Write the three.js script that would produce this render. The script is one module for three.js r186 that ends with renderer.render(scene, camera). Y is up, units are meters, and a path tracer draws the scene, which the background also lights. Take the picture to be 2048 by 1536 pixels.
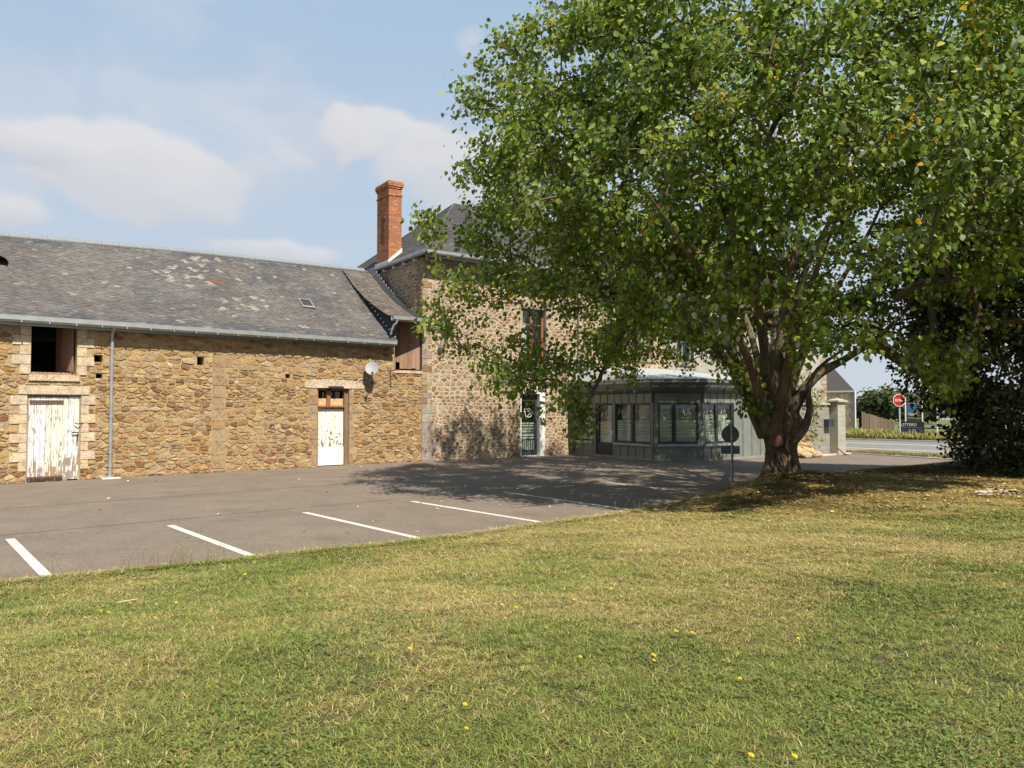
import * as THREE from 'three';
import { mergeGeometries } from 'three/addons/utils/BufferGeometryUtils.js';

// ------------------------------------------------------------------ camera, sky, sun, exposure
const scene = new THREE.Scene();
const EYE = 1.95, FOCAL = 1480 / 1536, YAW = 49.6 * Math.PI / 180, PITCH = Math.atan(49 / 1480);
const camera = new THREE.PerspectiveCamera(2 * Math.atan(0.5 / FOCAL) * 180 / Math.PI, 4 / 3, 0.1, 9000);
const FW = new THREE.Vector3(Math.cos(YAW) * Math.cos(PITCH), Math.sin(PITCH), -Math.sin(YAW) * Math.cos(PITCH));
const RT = new THREE.Vector3(Math.sin(YAW), 0, Math.cos(YAW));
const UPV = new THREE.Vector3().crossVectors(RT, FW);
camera.position.set(0, EYE, 0);
camera.lookAt(camera.position.clone().add(FW));
const renderer = new THREE.WebGLRenderer({ antialias: true });
renderer.toneMapping = THREE.LinearToneMapping;
renderer.toneMappingExposure = 1.62;
renderer.shadowMap.enabled = true;
const EXPO = 1.62;
const SUN_DIR = new THREE.Vector3(-0.10, 0.80, 0.59).normalize();
const sun = new THREE.DirectionalLight(new THREE.Color().setRGB(1, 0.93, 0.80), 4.9);
sun.position.copy(SUN_DIR).multiplyScalar(80).add(new THREE.Vector3(14, 0, -12));
sun.target.position.set(14, 0, -12);
sun.castShadow = true; sun.shadow.radius = 1.1; sun.shadow.mapSize.set(4096, 4096);
Object.assign(sun.shadow.camera, { left: -45, right: 45, top: 45, bottom: -45, near: 1, far: 200 });
scene.add(sun, sun.target);

// ------------------------------------------------------------------ random numbers and noise
let SEED = 7;
const reseed = (n) => { SEED = n >>> 0; };
const rnd = () => { SEED = (SEED + 0x6d2b79f5) | 0; let t = Math.imul(SEED ^ (SEED >>> 15), 1 | SEED); t = (t + Math.imul(t ^ (t >>> 7), 61 | t)) ^ t; return ((t ^ (t >>> 14)) >>> 0) / 4294967296; };
const rr = (a, b) => a + (b - a) * rnd();
const gauss = () => Math.sqrt(-2 * Math.log(rnd() + 1e-9)) * Math.cos(6.2832 * rnd());
const clamp = (x, a = 0, b = 1) => Math.min(b, Math.max(a, x));
const sst = (a, b, x) => { const t = clamp((x - a) / (b - a)); return t * t * (3 - 2 * t); };
const lerp = (a, b, t) => a + (b - a) * t;
const mix3 = (a, b, t) => [lerp(a[0], b[0], t), lerp(a[1], b[1], t), lerp(a[2], b[2], t)];
const pick = (list) => list[Math.floor(rnd() * list.length) % list.length];
function h2(x, y, s) { let n = Math.imul(x, 374761393) + Math.imul(y, 668265263) + Math.imul(s, 982451653); n = Math.imul(n ^ (n >>> 13), 1274126177); return ((n ^ (n >>> 16)) >>> 0) / 4294967296; }
function vn(x, y, s = 0, per = 0) {
  let xi = Math.floor(x), yi = Math.floor(y); const fx = x - xi, fy = y - yi;
  const u = fx * fx * (3 - 2 * fx), v = fy * fy * (3 - 2 * fy); let x1 = xi + 1, y1 = yi + 1;
  if (per) { xi = ((xi % per) + per) % per; x1 = ((x1 % per) + per) % per; yi = ((yi % per) + per) % per; y1 = ((y1 % per) + per) % per; }
  return lerp(lerp(h2(xi, yi, s), h2(x1, yi, s), u), lerp(h2(xi, y1, s), h2(x1, y1, s), u), v);
}
function fbm(x, y, o = 4, s = 0, per = 0) { let a = 0.5, t = 0, n = 0; for (let i = 0; i < o; i++) { t += a * vn(x, y, s + i * 17, per); n += a; a *= 0.5; x *= 2; y *= 2; per *= 2; } return t / n; }
const V = (x, y, a) => new THREE.Vector3(x, y, -a);                       // a = metres away from the camera's wall line
const ray = (px, py) => FW.clone().addScaledVector(RT, (px - 1024) / 1480).addScaledVector(UPV, (768 - py) / 1480);
const at = (px, py, depth) => ray(px, py).multiplyScalar(depth).add(camera.position);
const lin = (hex) => { const c = new THREE.Color(hex); return [c.r, c.g, c.b]; };

// ------------------------------------------------------------------ sky: air and clouds, computed
{
  const W = 2048, H = 1024, data = new Float32Array(W * H * 4);
  const blobs = [[215, 328, 175, 72, 1.0], [335, 405, 120, 52, 1.0], [110, 290, 90, 45, 0.8], [520, 330, 150, 70, 0.55], [690, 275, 100, 45, 0.75], [770, 245, 95, 34, 0.7], [850, 320, 130, 75, 1.0], [960, 360, 120, 90, 0.9], [945, 90, 45, 55, 0.5],
    [490, 492, 90, 22, 0.9], [600, 505, 90, 30, 0.6], [15, 445, 45, 22, 0.8], [720, 15, 40, 20, 0.3], [1500, 250, 200, 90, 0.8], [1800, 330, 200, 80, 0.9], [1250, 520, 300, 60, 0.7], [-300, 380, 200, 60, 0.8], [2500, 350, 260, 80, 0.9]]
    .map(([x, y, w, h, k]) => { const d = ray(x, y).normalize(); return [Math.atan2(d.z, d.x), Math.asin(d.y), w / 1480, h / 1480, k]; });
  const lift = [[0, [0.62, 0.675, 0.74]], [0.1, [0.575, 0.66, 0.76]], [0.28, [0.495, 0.615, 0.755]], [0.5, [0.41, 0.55, 0.73]], [0.9, [0.28, 0.44, 0.67]], [1.6, [0.22, 0.37, 0.62]]];
  for (let j = 0; j < H; j++) {
    const el = ((j + 0.5) / H - 0.5) * Math.PI, e = Math.max(0, el);
    let k = 0; while (k < lift.length - 2 && e > lift[k + 1][0]) k++;
    const base = mix3(lift[k][1], lift[k + 1][1], clamp((e - lift[k][0]) / (lift[k + 1][0] - lift[k][0])));
    for (let i = 0; i < W; i++) {
      const az = ((i + 0.5) / W - 0.5) * 2 * Math.PI, o = (j * W + i) * 4;
      let c = base;
      if (el > -0.05) {
        const wx = fbm(az * 9 + 31, el * 16 + 5, 4, 3) - 0.5, wy = fbm(az * 9 + 77, el * 16 + 9, 4, 9) - 0.5;
        const n = fbm(az * 14 + wx * 2.5 + 90, el * 26 + wy * 2.5 + 40, 5, 21);
        let d = 0, top = 0;
        for (const [ba, be, bw, bh, s] of blobs) {
          let da = az - ba; if (da > Math.PI) da -= 2 * Math.PI; if (da < -Math.PI) da += 2 * Math.PI;
          const u = (da + wx * 0.05) / bw, v = (el - be + wy * 0.035) / bh, q = u * u + v * v;
          if (q < 4) { const f = s * Math.exp(-q * 1.1); d += f; top += f * clamp(0.5 + v * 0.6); }
        }
        const wide = sst(0.52, 0.8, fbm(az * 3 + wx + 12, el * 6 + 3, 5, 55)) * 0.55 * sst(0, 0.25, el);
        const cov = clamp(sst(0.34, 0.82, d * (0.3 + 1.4 * n)) * 0.85 + wide);
        const lit = d > 0.01 ? top / d : 0.5;
        const cl = mix3([0.60, 0.625, 0.69], [0.745, 0.75, 0.775], clamp(lit * 1.1 + (n - 0.5) * 0.8));
        c = mix3(base, cl, cov);
      }
      data[o] = c[0] / EXPO; data[o + 1] = c[1] / EXPO; data[o + 2] = c[2] / EXPO; data[o + 3] = 1;
    }
  }
  const sky = new THREE.DataTexture(data, W, H, THREE.RGBAFormat, THREE.FloatType);
  sky.mapping = THREE.EquirectangularReflectionMapping; sky.minFilter = sky.magFilter = THREE.LinearFilter; sky.wrapS = THREE.RepeatWrapping; sky.needsUpdate = true;
  scene.background = sky; scene.environment = sky;
}

// ------------------------------------------------------------------ mesh builder: collects faces, builds one geometry
class MB {
  constructor() { this.P = []; this.N = []; this.U = []; this.C = []; this.I = []; }
  vert(p, n, u, v, c) { this.P.push(p.x, p.y, p.z); this.N.push(n.x, n.y, n.z); this.U.push(u, v); this.C.push(c[0], c[1], c[2]); return this.P.length / 3 - 1; }
  quad(a, b, c, d, col = WHITE, uv) {
    const n = new THREE.Vector3().crossVectors(b.clone().sub(a), d.clone().sub(a)).normalize();
    const w = a.distanceTo(b), h = a.distanceTo(d); uv = uv || [0, 0];
    const i = this.vert(a, n, uv[0], uv[1], col); this.vert(b, n, uv[0] + w, uv[1], col); this.vert(c, n, uv[0] + w, uv[1] + h, col); this.vert(d, n, uv[0], uv[1] + h, col);
    this.I.push(i, i + 1, i + 2, i, i + 2, i + 3); return this;
  }
  tri(a, b, c, col = WHITE) {
    const n = new THREE.Vector3().crossVectors(b.clone().sub(a), c.clone().sub(a)).normalize();
    const i = this.vert(a, n, a.x + a.z, a.y, col); this.vert(b, n, b.x + b.z, b.y, col); this.vert(c, n, c.x + c.z, c.y, col); this.I.push(i, i + 1, i + 2); return this;
  }
  obox(o, u, v, w, col = WHITE, uvo) {                                   // corner o, edges u (right), v (up), w (towards the viewer)
    const p = (i, j, k) => o.clone().addScaledVector(u, i).addScaledVector(v, j).addScaledVector(w, k);
    const q = uvo || [o.x * 1.3 + o.z * 0.7, o.y];
    this.quad(p(0, 0, 1), p(1, 0, 1), p(1, 1, 1), p(0, 1, 1), col, q); this.quad(p(1, 0, 0), p(0, 0, 0), p(0, 1, 0), p(1, 1, 0), col, q);
    this.quad(p(1, 0, 1), p(1, 0, 0), p(1, 1, 0), p(1, 1, 1), col, q); this.quad(p(0, 0, 0), p(0, 0, 1), p(0, 1, 1), p(0, 1, 0), col, q);
    this.quad(p(0, 1, 1), p(1, 1, 1), p(1, 1, 0), p(0, 1, 0), col, q); this.quad(p(0, 0, 0), p(1, 0, 0), p(1, 0, 1), p(0, 0, 1), col, q); return this;
  }
  box(x0, x1, y0, y1, a0, a1, col) { return this.obox(V(x0, y0, a1), new THREE.Vector3(x1 - x0, 0, 0), new THREE.Vector3(0, y1 - y0, 0), new THREE.Vector3(0, 0, a1 - a0), col); }
  tube(pts, rad, sides = 8, col = WHITE, cap = true, vs = 1) {
    const n = pts.length; let u = new THREE.Vector3(); let prev = -1, len = 0;
    for (let i = 0; i < n; i++) {
      const d = pts[Math.min(i + 1, n - 1)].clone().sub(pts[Math.max(i - 1, 0)]).normalize();
      if (i === 0) { u.set(Math.abs(d.y) > 0.9 ? 1 : 0, Math.abs(d.y) > 0.9 ? 0 : 1, 0); } else len += pts[i].distanceTo(pts[i - 1]);
      u.addScaledVector(d, -u.dot(d)).normalize(); const v = new THREE.Vector3().crossVectors(d, u); const r = typeof rad === 'number' ? rad : rad[i];
      const start = this.P.length / 3;
      for (let j = 0; j <= sides; j++) { const t = j / sides * Math.PI * 2, nn = u.clone().multiplyScalar(Math.cos(t)).addScaledVector(v, Math.sin(t)); this.vert(pts[i].clone().addScaledVector(nn, r), nn, j / sides * r * 6.28, len * vs, col); }
      if (prev >= 0) for (let j = 0; j < sides; j++) this.I.push(prev + j, prev + j + 1, start + j + 1, prev + j, start + j + 1, start + j);
      if (cap && (i === 0 || i === n - 1)) { const s = i ? 1 : -1, nn = d.clone().multiplyScalar(s), c = this.vert(pts[i], nn, 0, 0, col); const f = []; for (let j = 0; j < sides; j++) { const t = j / sides * Math.PI * 2; f.push(this.vert(pts[i].clone().addScaledVector(u, Math.cos(t) * r).addScaledVector(v, Math.sin(t) * r), nn, Math.cos(t) * r, Math.sin(t) * r, col)); } for (let j = 0; j < sides; j++) { const a = f[j], b = f[(j + 1) % sides]; if (s > 0) this.I.push(c, a, b); else this.I.push(c, b, a); } }
      prev = start;
    }
    return this;
  }
  prism(poly, o, ex, ey, ez, col = WHITE) {                              // poly in (ex, ey), counter-clockwise seen from +ez, pushed along ez
    const n = poly.length, P = (i, k) => o.clone().addScaledVector(ex, poly[i][0]).addScaledVector(ey, poly[i][1]).addScaledVector(ez, k);
    for (let i = 0; i < n; i++) { const j = (i + 1) % n; this.quad(P(i, 0), P(j, 0), P(j, 1), P(i, 1), col); }
    const tr = THREE.ShapeUtils.triangulateShape(poly.map((p) => new THREE.Vector2(p[0], p[1])), []), nz = new THREE.Vector3().crossVectors(ex, ey).normalize();
    for (const k of [0, 1]) { const s = this.P.length / 3, nn = nz.clone().multiplyScalar(k ? 1 : -1); for (let i = 0; i < n; i++) this.vert(P(i, k), nn, poly[i][0], poly[i][1], col); for (const [a, b, c] of tr) k ? this.I.push(s + a, s + b, s + c) : this.I.push(s + a, s + c, s + b); }
    return this;
  }
  geo() {
    const g = new THREE.BufferGeometry();
    g.setAttribute('position', new THREE.Float32BufferAttribute(this.P, 3)); g.setAttribute('normal', new THREE.Float32BufferAttribute(this.N, 3));
    g.setAttribute('uv', new THREE.Float32BufferAttribute(this.U, 2)); g.setAttribute('color', new THREE.Float32BufferAttribute(this.C, 3)); g.setIndex(this.I); return g;
  }
}
const WHITE = [1, 1, 1];
const X = new THREE.Vector3(1, 0, 0), Y = new THREE.Vector3(0, 1, 0), Z = new THREE.Vector3(0, 0, 1);
const vx = (s) => new THREE.Vector3(s, 0, 0), vy = (s) => new THREE.Vector3(0, s, 0), vz = (s) => new THREE.Vector3(0, 0, s);
const bx = (x0, x1, y0, y1, a0, a1, col) => new MB().box(x0, x1, y0, y1, a0, a1, col).geo();

// ------------------------------------------------------------------ textures and materials
function tex(w, h, fn, size, srgb = false) {
  const d = new Uint8Array(w * h * 4);
  for (let j = 0; j < h; j++) for (let i = 0; i < w; i++) { const c = fn(i / w, j / h), o = (j * w + i) * 4; if (typeof c === 'number') d[o] = d[o + 1] = d[o + 2] = clamp(c) * 255; else { d[o] = clamp(c[0]) * 255; d[o + 1] = clamp(c[1]) * 255; d[o + 2] = clamp(c[2]) * 255; } d[o + 3] = 255; }
  const t = new THREE.DataTexture(d, w, h, THREE.RGBAFormat); t.wrapS = t.wrapT = THREE.RepeatWrapping; t.magFilter = THREE.LinearFilter; t.minFilter = THREE.LinearMipmapLinearFilter; t.generateMipmaps = true;
  if (srgb) t.colorSpace = THREE.SRGBColorSpace;
  if (size) t.repeat.set(1 / size[0], 1 / size[1]);
  t.needsUpdate = true; return t;
}
function canvasTex(w, h, draw) { const c = document.createElement('canvas'); c.width = w; c.height = h; const g = c.getContext('2d'); draw(g, w, h); const t = new THREE.CanvasTexture(c); t.colorSpace = THREE.SRGBColorSpace; t.magFilter = THREE.LinearFilter; return t; }
const mat = (o) => { const { rgb, ...p } = o, m = new (p.transmission !== undefined || p.clearcoat ? THREE.MeshPhysicalMaterial : THREE.MeshStandardMaterial)({ roughness: 0.9, vertexColors: true, side: THREE.DoubleSide, ...p }); if (rgb) m.color.setRGB(...rgb); return m; };
const grain = (u, v, per, s, o = 5) => fbm(u * per, v * per, o, s, per);
const T = {
  stone: tex(512, 512, (u, v) => { const n = grain(u, v, 10, 3), f = grain(u, v, 64, 8, 3), k = sst(0.6, 0.72, grain(u, v, 26, 14, 3)); const b = 0.56 + 0.5 * n + 0.75 * (f - 0.5) - 0.2 * k; return [b * 1.03, b, b * (0.93 + 0.14 * grain(u, v, 6, 77, 3))]; }, [1, 1]),
  stoneB: tex(512, 512, (u, v) => 0.55 * grain(u, v, 12, 5) + 0.45 * grain(u, v, 60, 6, 3), [1, 1]),
  mortar: tex(512, 512, (u, v) => { const b = 0.72 + 0.3 * (grain(u, v, 6, 31) - 0.3) + 0.6 * (grain(u, v, 80, 35, 3) - 0.5); return [b, b * 0.98, b * 0.94]; }, [1.4, 1.4]),
  asph: tex(1024, 1024, (u, v) => { const f = grain(u, v, 150, 41, 2), g = grain(u, v, 7, 45, 4), s = sst(0.8, 0.9, vn(u * 210, v * 210, 49, 210)); const b = 0.8 + 0.45 * (f - 0.5) + 0.34 * (g - 0.5) + 0.22 * s; return [b * 1.02, b, b * 0.97]; }, [4, 4]),
  wood: tex(256, 512, (u, v) => { const g = fbm(u * 26 + fbm(u * 3, v * 4, 3, 1, 0) * 1.2, v * 3, 4, 61), s = sst(0.6, 0.78, fbm(u * 60, v * 6, 3, 66)); const b = 0.62 + 0.55 * g - 0.4 * s; return [b, b * 0.95, b * 0.9]; }, [0.7, 2.2]),
  slate: tex(256, 256, (u, v) => { const b = 0.75 + 0.5 * (grain(u, v, 8, 71) - 0.5) + 0.35 * (grain(u, v, 50, 74, 2) - 0.5); return [b, b, b]; }, [0.9, 0.9]),
  bark: tex(512, 512, (u, v) => { const r = Math.abs(fbm(u * 14 + fbm(u * 4, v * 4, 3, 2, 4) * 2, v * 4, 4, 81, 0) - 0.5) * 2; const b = 0.42 + 0.75 * r + 0.3 * (grain(u, v, 40, 85, 3) - 0.5); return [b, b * 0.96, b * 0.88]; }, [0.9, 1.3]),
  barkB: tex(512, 512, (u, v) => clamp(Math.abs(fbm(u * 14 + fbm(u * 4, v * 4, 3, 2, 4) * 2, v * 4, 4, 81, 0) - 0.5) * 3.2), [0.9, 1.3]),
  line: tex(512, 512, (u, v) => { const w = sst(0.6, 0.68, grain(u, v, 60, 141, 4) + 0.12 * (grain(u, v, 4, 144, 3) - 0.5)); const b = 0.92 + 0.16 * (grain(u, v, 9, 146) - 0.5); return mix3([b, b * 0.98, b * 0.94], [0.42, 0.37, 0.32], w * 0.8); }, [1.2, 1.2]),
  zinc: tex(256, 256, (u, v) => { const b = 0.82 + 0.36 * (grain(u, v, 5, 91) - 0.5) + 0.16 * (grain(u, v, 40, 94, 2) - 0.5); return [b, b, b]; }, [1.1, 1.1]),
  plaster: tex(256, 256, (u, v) => { const b = 0.84 + 0.28 * (grain(u, v, 5, 101) - 0.5) + 0.2 * (grain(u, v, 60, 104, 2) - 0.5); return [b, b, b * 0.98]; }, [1.5, 1.5]),
  paint: tex(512, 1024, (u, v) => {                                       // old white paint flaking off brown boards
    const n = fbm(u * 50, v * 14, 5, 111), k = fbm(u * 95, v * 15, 3, 119), pl = vn(u * 9.6 + 0.5, 7, 3), low = sst(0.18 + 0.34 * pl, 0.03 + 0.16 * pl, v), bare = sst(0.69, 0.715, n + low * 0.27);
    const thin = sst(0.57, 0.66, k) * 0.8 * sst(0.36, 0.58, fbm(u * 11, v * 4, 3, 130)), brown = vn(u * 9.6, 3, 8) > 0.4 ? [0.34, 0.155, 0.08] : [0.25, 0.2, 0.16];
    return mix3(mix3([0.68, 0.655, 0.605], [0.27, 0.25, 0.24], thin), mix3(brown, [0.32, 0.26, 0.21], fbm(u * 30, v * 20, 2, 5)), bare).map((x) => x ** 0.4545);
  }, [1.25, 2.35], true),
};
T.paint2 = tex(256, 512, (u, v) => { const band = sst(0.26, 0.34, v) * sst(0.62, 0.48, v), k = fbm(u * 40, v * 30, 3, 151), c = sst(0.72 - 0.13 * band, 0.74 - 0.13 * band, k); return mix3(mix3([0.78, 0.755, 0.69], [0.74, 0.66, 0.60], fbm(u * 6, v * 3, 3, 155)), [0.16, 0.14, 0.13], c).map((x) => x ** 0.4545); }, [1.25, 2.1], true);
const M = {
  stone: mat({ map: T.stone, bumpMap: T.stoneB, bumpScale: 0.02, roughness: 0.95 }),
  mortar: mat({ map: T.mortar, bumpMap: T.stoneB, bumpScale: 0.02, rgb: [0.47, 0.345, 0.18] }),
  mortarPale: mat({ map: T.mortar, bumpMap: T.stoneB, bumpScale: 0.01, rgb: [0.56, 0.455, 0.335] }),
  asph: mat({ map: T.asph, rgb: [0.188, 0.15, 0.117], roughness: 0.92, bumpMap: T.asph, bumpScale: 0.004 }),
  road: mat({ map: T.asph, rgb: [0.2, 0.195, 0.185], roughness: 0.9 }),
  line: mat({ map: T.line, rgb: [0.6, 0.58, 0.54], roughness: 0.8 }),
  slate: mat({ map: T.slate, roughness: 0.8 }),
  zinc: mat({ map: T.zinc, rgb: [0.45, 0.46, 0.46], metalness: 0.45, roughness: 0.42 }),
  zincDark: mat({ map: T.zinc, rgb: [0.15, 0.165, 0.15], metalness: 0.1, roughness: 0.45 }),
  zincPanel: mat({ map: T.zinc, rgb: [0.235, 0.255, 0.22], metalness: 0.1, roughness: 0.45 }),
  steel: mat({ map: T.zinc, rgb: [0.34, 0.36, 0.37], metalness: 0.6, roughness: 0.4 }),
  iron: mat({ rgb: [0.045, 0.035, 0.03], roughness: 0.7, metalness: 0.3 }),
  rust: mat({ rgb: [0.12, 0.055, 0.03], roughness: 0.85 }),
  frame: mat({ rgb: [0.035, 0.04, 0.043], roughness: 0.45 }),
  white: mat({ rgb: [0.66, 0.65, 0.62], roughness: 0.55 }),
  paint: mat({ map: T.paint, roughness: 0.75, bumpMap: T.stoneB, bumpScale: 0.003 }),
  paint2: mat({ map: T.paint2, roughness: 0.75 }),
  wood: mat({ map: T.wood, rgb: [0.33, 0.21, 0.155], roughness: 0.85, bumpMap: T.wood, bumpScale: 0.006 }),
  greyWood: mat({ map: T.wood, rgb: [0.36, 0.3, 0.25], roughness: 0.9 }),
  orangeWood: mat({ map: T.wood, rgb: [0.33, 0.145, 0.07], roughness: 0.6 }),
  granite: mat({ map: T.stone, bumpMap: T.stoneB, bumpScale: 0.015, rgb: [0.62, 0.50, 0.35], roughness: 0.95 }),
  ashlar: mat({ map: T.stone, bumpMap: T.stoneB, bumpScale: 0.008, roughness: 0.95 }),
  plaster: mat({ map: T.plaster, rgb: [0.42, 0.39, 0.34] }),
  concrete: mat({ map: T.plaster, rgb: [0.30, 0.285, 0.245] }),
  brick: mat({ map: T.stone, bumpMap: T.stoneB, bumpScale: 0.006, roughness: 0.92 }),
  glass: mat({ transmission: 1, thickness: 0, roughness: 0.02, ior: 1.52, rgb: [0.93, 0.96, 0.93] }),
  dark: mat({ rgb: [0.02, 0.02, 0.022] }),
  room: mat({ map: T.plaster, rgb: [0.55, 0.54, 0.48] }),
  film: mat({ transmission: 0.35, thickness: 0, roughness: 1, rgb: [0.62, 0.65, 0.6] }),
  bark: mat({ map: T.bark, bumpMap: T.barkB, bumpScale: 0.03, rgb: [0.20, 0.155, 0.105], roughness: 0.95 }),
  barkDark: mat({ map: T.bark, rgb: [0.11, 0.085, 0.06], roughness: 0.95 }),
  leaf: mat({ transmission: 0.48, thickness: 0, roughness: 0.95, rgb: [1, 1, 1], specularIntensity: 0.35, clearcoat: 0.08, clearcoatRoughness: 0.5 }),
  leafDark: mat({ roughness: 0.48, rgb: [1, 1, 1] }),
  grass: mat({ roughness: 0.85 }),
  soil: mat({ map: T.mortar, bumpMap: T.stoneB, bumpScale: 0.02, roughness: 1 }),
  plain: mat({ roughness: 0.85 }),
};

// ------------------------------------------------------------------ naming helpers
const used = new Map();
const numbered = (name) => { const n = used.get(name) || 0; used.set(name, n + 1); return n ? name + '_' + String(n).padStart(3, '0') : name; };
function tag(o, label, category, group, kind) { if (label) o.userData.label = label; if (category) o.userData.category = category; if (group) o.userData.group = group; if (kind) o.userData.kind = kind; return o; }
function mesh(g, m, name) {
  if (m.vertexColors && !g.attributes.color) g.setAttribute('color', new THREE.Float32BufferAttribute(new Float32Array(g.attributes.position.count * 3).fill(1), 3));
  const o = new THREE.Mesh(g, m); o.name = name; o.castShadow = o.receiveShadow = true; return o;
}
function thing(name, label, category, pos, group) { const o = new THREE.Group(); o.name = numbered(name); if (pos) o.position.copy(pos); scene.add(o); return tag(o, label, category, group); }
function part(parent, name, g, m, label) {                               // geometry in world coordinates, kept relative to its thing
  const base = new THREE.Vector3(); for (let p = parent; p && p !== scene; p = p.parent) base.add(p.position);
  if (base.lengthSq() > 0 && !g.userData.local) g.translate(-base.x, -base.y, -base.z);
  const o = mesh(g, m, name); if (label) o.userData.label = label; parent.add(o); return o;
}
function single(name, g, m, label, category, group, kind) { const o = mesh(g, m, numbered(name)); scene.add(o); return tag(o, label, category, group, kind); }
function structure(name, g, m, label) { const o = mesh(g, m, numbered(name)); scene.add(o); return tag(o, label, null, null, 'structure'); }
const stuffPart = (parent, name, g, m) => { const o = part(parent, name, g, m); o.userData.kind = 'stuff'; return o; };

// ------------------------------------------------------------------ ground, car park, lawn, road
const edgeA = (x) => { const k = [[-30, 12.2], [-6, 11.2], [1, 10.05], [3.8, 9.58], [6.2, 9.2], [11.5, 9.2], [14, 9.65], [16, 10.2], [18.5, 10.1], [22, 9.4], [26, 9], [40, 9]]; for (let i = 0; i < k.length - 1; i++) if (x <= k[i + 1][0]) return lerp(k[i][1], k[i + 1][1], sst(k[i][0], k[i + 1][0], x)); return 9; };
function lawnH(x, a) {
  const d = edgeA(x) - a; if (d <= 0) return 0.012 + d * 0.2;
  const r = sst(11, 14.5, x), l = 0.35 * sst(0, 6.5, d) * (1 - r) + 0.34 * sst(0, 1.5, d) * r;
  const root = 0.16 * Math.exp(-((x - 16.1) ** 2 + (a - 9.15) ** 2) / 1.3), rise = 0.08 * sst(19, 21.5, x) * sst(0, 2, d);
  return 0.012 + l + root + rise + (fbm(x * 0.7, a * 0.7, 3, 201) - 0.5) * 0.07 * sst(0, 1.2, d);
}
const green = (x, a) => { const g = fbm(x * 0.55 + 3, a * 0.55, 4, 211), f = fbm(x * 2.2, a * 2.2 + 7, 3, 214); return clamp(0.5 + (g - 0.5) * 2.6 + (f - 0.5) * 1.1 - 0.03 * (a - 4) - 0.05 * (x - 4) + 0.02); };
structure('ground', (() => { const g = new THREE.CircleGeometry(6000, 72); g.rotateX(-Math.PI / 2); g.translate(0, -0.05, 0); return g; })(), mat({ rgb: [0.10, 0.11, 0.035], roughness: 1 }));
const lot = structure('car_park', (() => { const m = new MB(); const xs = [-32, 32.1]; m.quad(V(-32, 0, 7), V(30.3, 0, 7), V(32.15, 0, 16.2), V(-32, 0, 16.2)); m.quad(V(-32, 0, 16.2), V(32.15, 0, 16.2), V(32.15, 0, 24), V(-32, 0, 24)); const g = m.geo(); const u = g.attributes.uv, p = g.attributes.position; for (let i = 0; i < p.count; i++) u.setXY(i, p.getX(i), p.getZ(i)); return g; })(), M.asph);
{ // lawn: one sheet with its own soil and thatch colours
  const nx = 250, na = 120, x0 = -26, x1 = 34, a0 = -14, P = [], C = [], U = [], I = [];
  for (let j = 0; j <= na; j++) for (let i = 0; i <= nx; i++) {
    const x = lerp(x0, x1, i / nx), t = j / na, a = lerp(a0, edgeA(x) + 0.02, 1 - (1 - t) ** 1.7), g = green(x, a), k = fbm(x * 5, a * 5, 3, 220);
    P.push(x, lawnH(x, a) - 0.004, -a); U.push(x, a); const c = mix3(mix3([0.10, 0.07, 0.03], [0.15, 0.11, 0.052], k), [0.04, 0.042, 0.012], g * 0.85); C.push(...c);
  }
  for (let j = 0; j < na; j++) for (let i = 0; i < nx; i++) { const p = j * (nx + 1) + i; I.push(p, p + 1, p + nx + 2, p, p + nx + 2, p + nx + 1); }
  const g = new THREE.BufferGeometry(); g.setAttribute('position', new THREE.Float32BufferAttribute(P, 3)); g.setAttribute('color', new THREE.Float32BufferAttribute(C, 3)); g.setAttribute('uv', new THREE.Float32BufferAttribute(U, 2)); g.setIndex(I); g.computeVertexNormals();
  structure('lawn', g, M.soil);
}
const quadUp = (pts, y, m = new MB()) => m.quad(...pts.map(([x, a]) => V(x, y, a)));
for (const [x, x2, a1, a2, w] of [[1.5, 1.5, 13.35, 9.6, 0.12], [3.7, 3.78, 13.15, 9.2, 0.12], [6.08, 6.2, 13.15, 8.9, 0.12], [8.52, 8.66, 13.25, 8.9, 0.12], [11.1, 11.0, 13.35, 8.9, 0.12], [14.6, 14.3, 13.3, 9.2, 0.12]])
  structure('parking_line', quadUp([[x2 - w / 2, a2], [x2 + w / 2, a2], [x + w / 2, a1], [x - w / 2, a1]], 0.004).geo(), M.line);
structure('parking_line', quadUp([[12.75, 13.28], [13.4, 13.25], [13.4, 13.37], [12.75, 13.4]], 0.004).geo(), M.line);
const wheelchair = canvasTex(256, 256, (g) => { g.clearRect(0, 0, 256, 256); g.strokeStyle = '#d8d5cc'; g.fillStyle = '#d8d5cc'; g.lineWidth = 19; g.lineCap = 'round'; g.beginPath(); g.arc(104, 30, 20, 0, 7); g.fill(); g.beginPath(); g.moveTo(106, 62); g.lineTo(112, 140); g.lineTo(176, 140); g.lineTo(206, 214); g.moveTo(110, 96); g.lineTo(164, 96); g.stroke(); g.beginPath(); g.arc(118, 172, 62, -2.2, 1.9, true); g.stroke(); });
for (const [x, a] of [[12.15, 13.55], [14.0, 14.35]]) { const g = new THREE.PlaneGeometry(0.75, 0.9); g.rotateX(-Math.PI / 2); g.rotateY(-Math.PI / 2); g.translate(x, 0.005, -a); const m = new THREE.MeshStandardMaterial({ map: wheelchair, alphaTest: 0.5, roughness: 0.8, side: THREE.DoubleSide }); structure('disabled_parking_mark', g, m); }
for (const [a, x1] of [[13.75, 12], [17.4, 16]]) structure('paving_joint', quadUp([[-20, a], [x1, a + 0.05], [x1, a + 0.075], [-20, a + 0.03]], 0.003).geo(), mat({ map: T.asph, rgb: [0.12, 0.095, 0.075] }));
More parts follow.
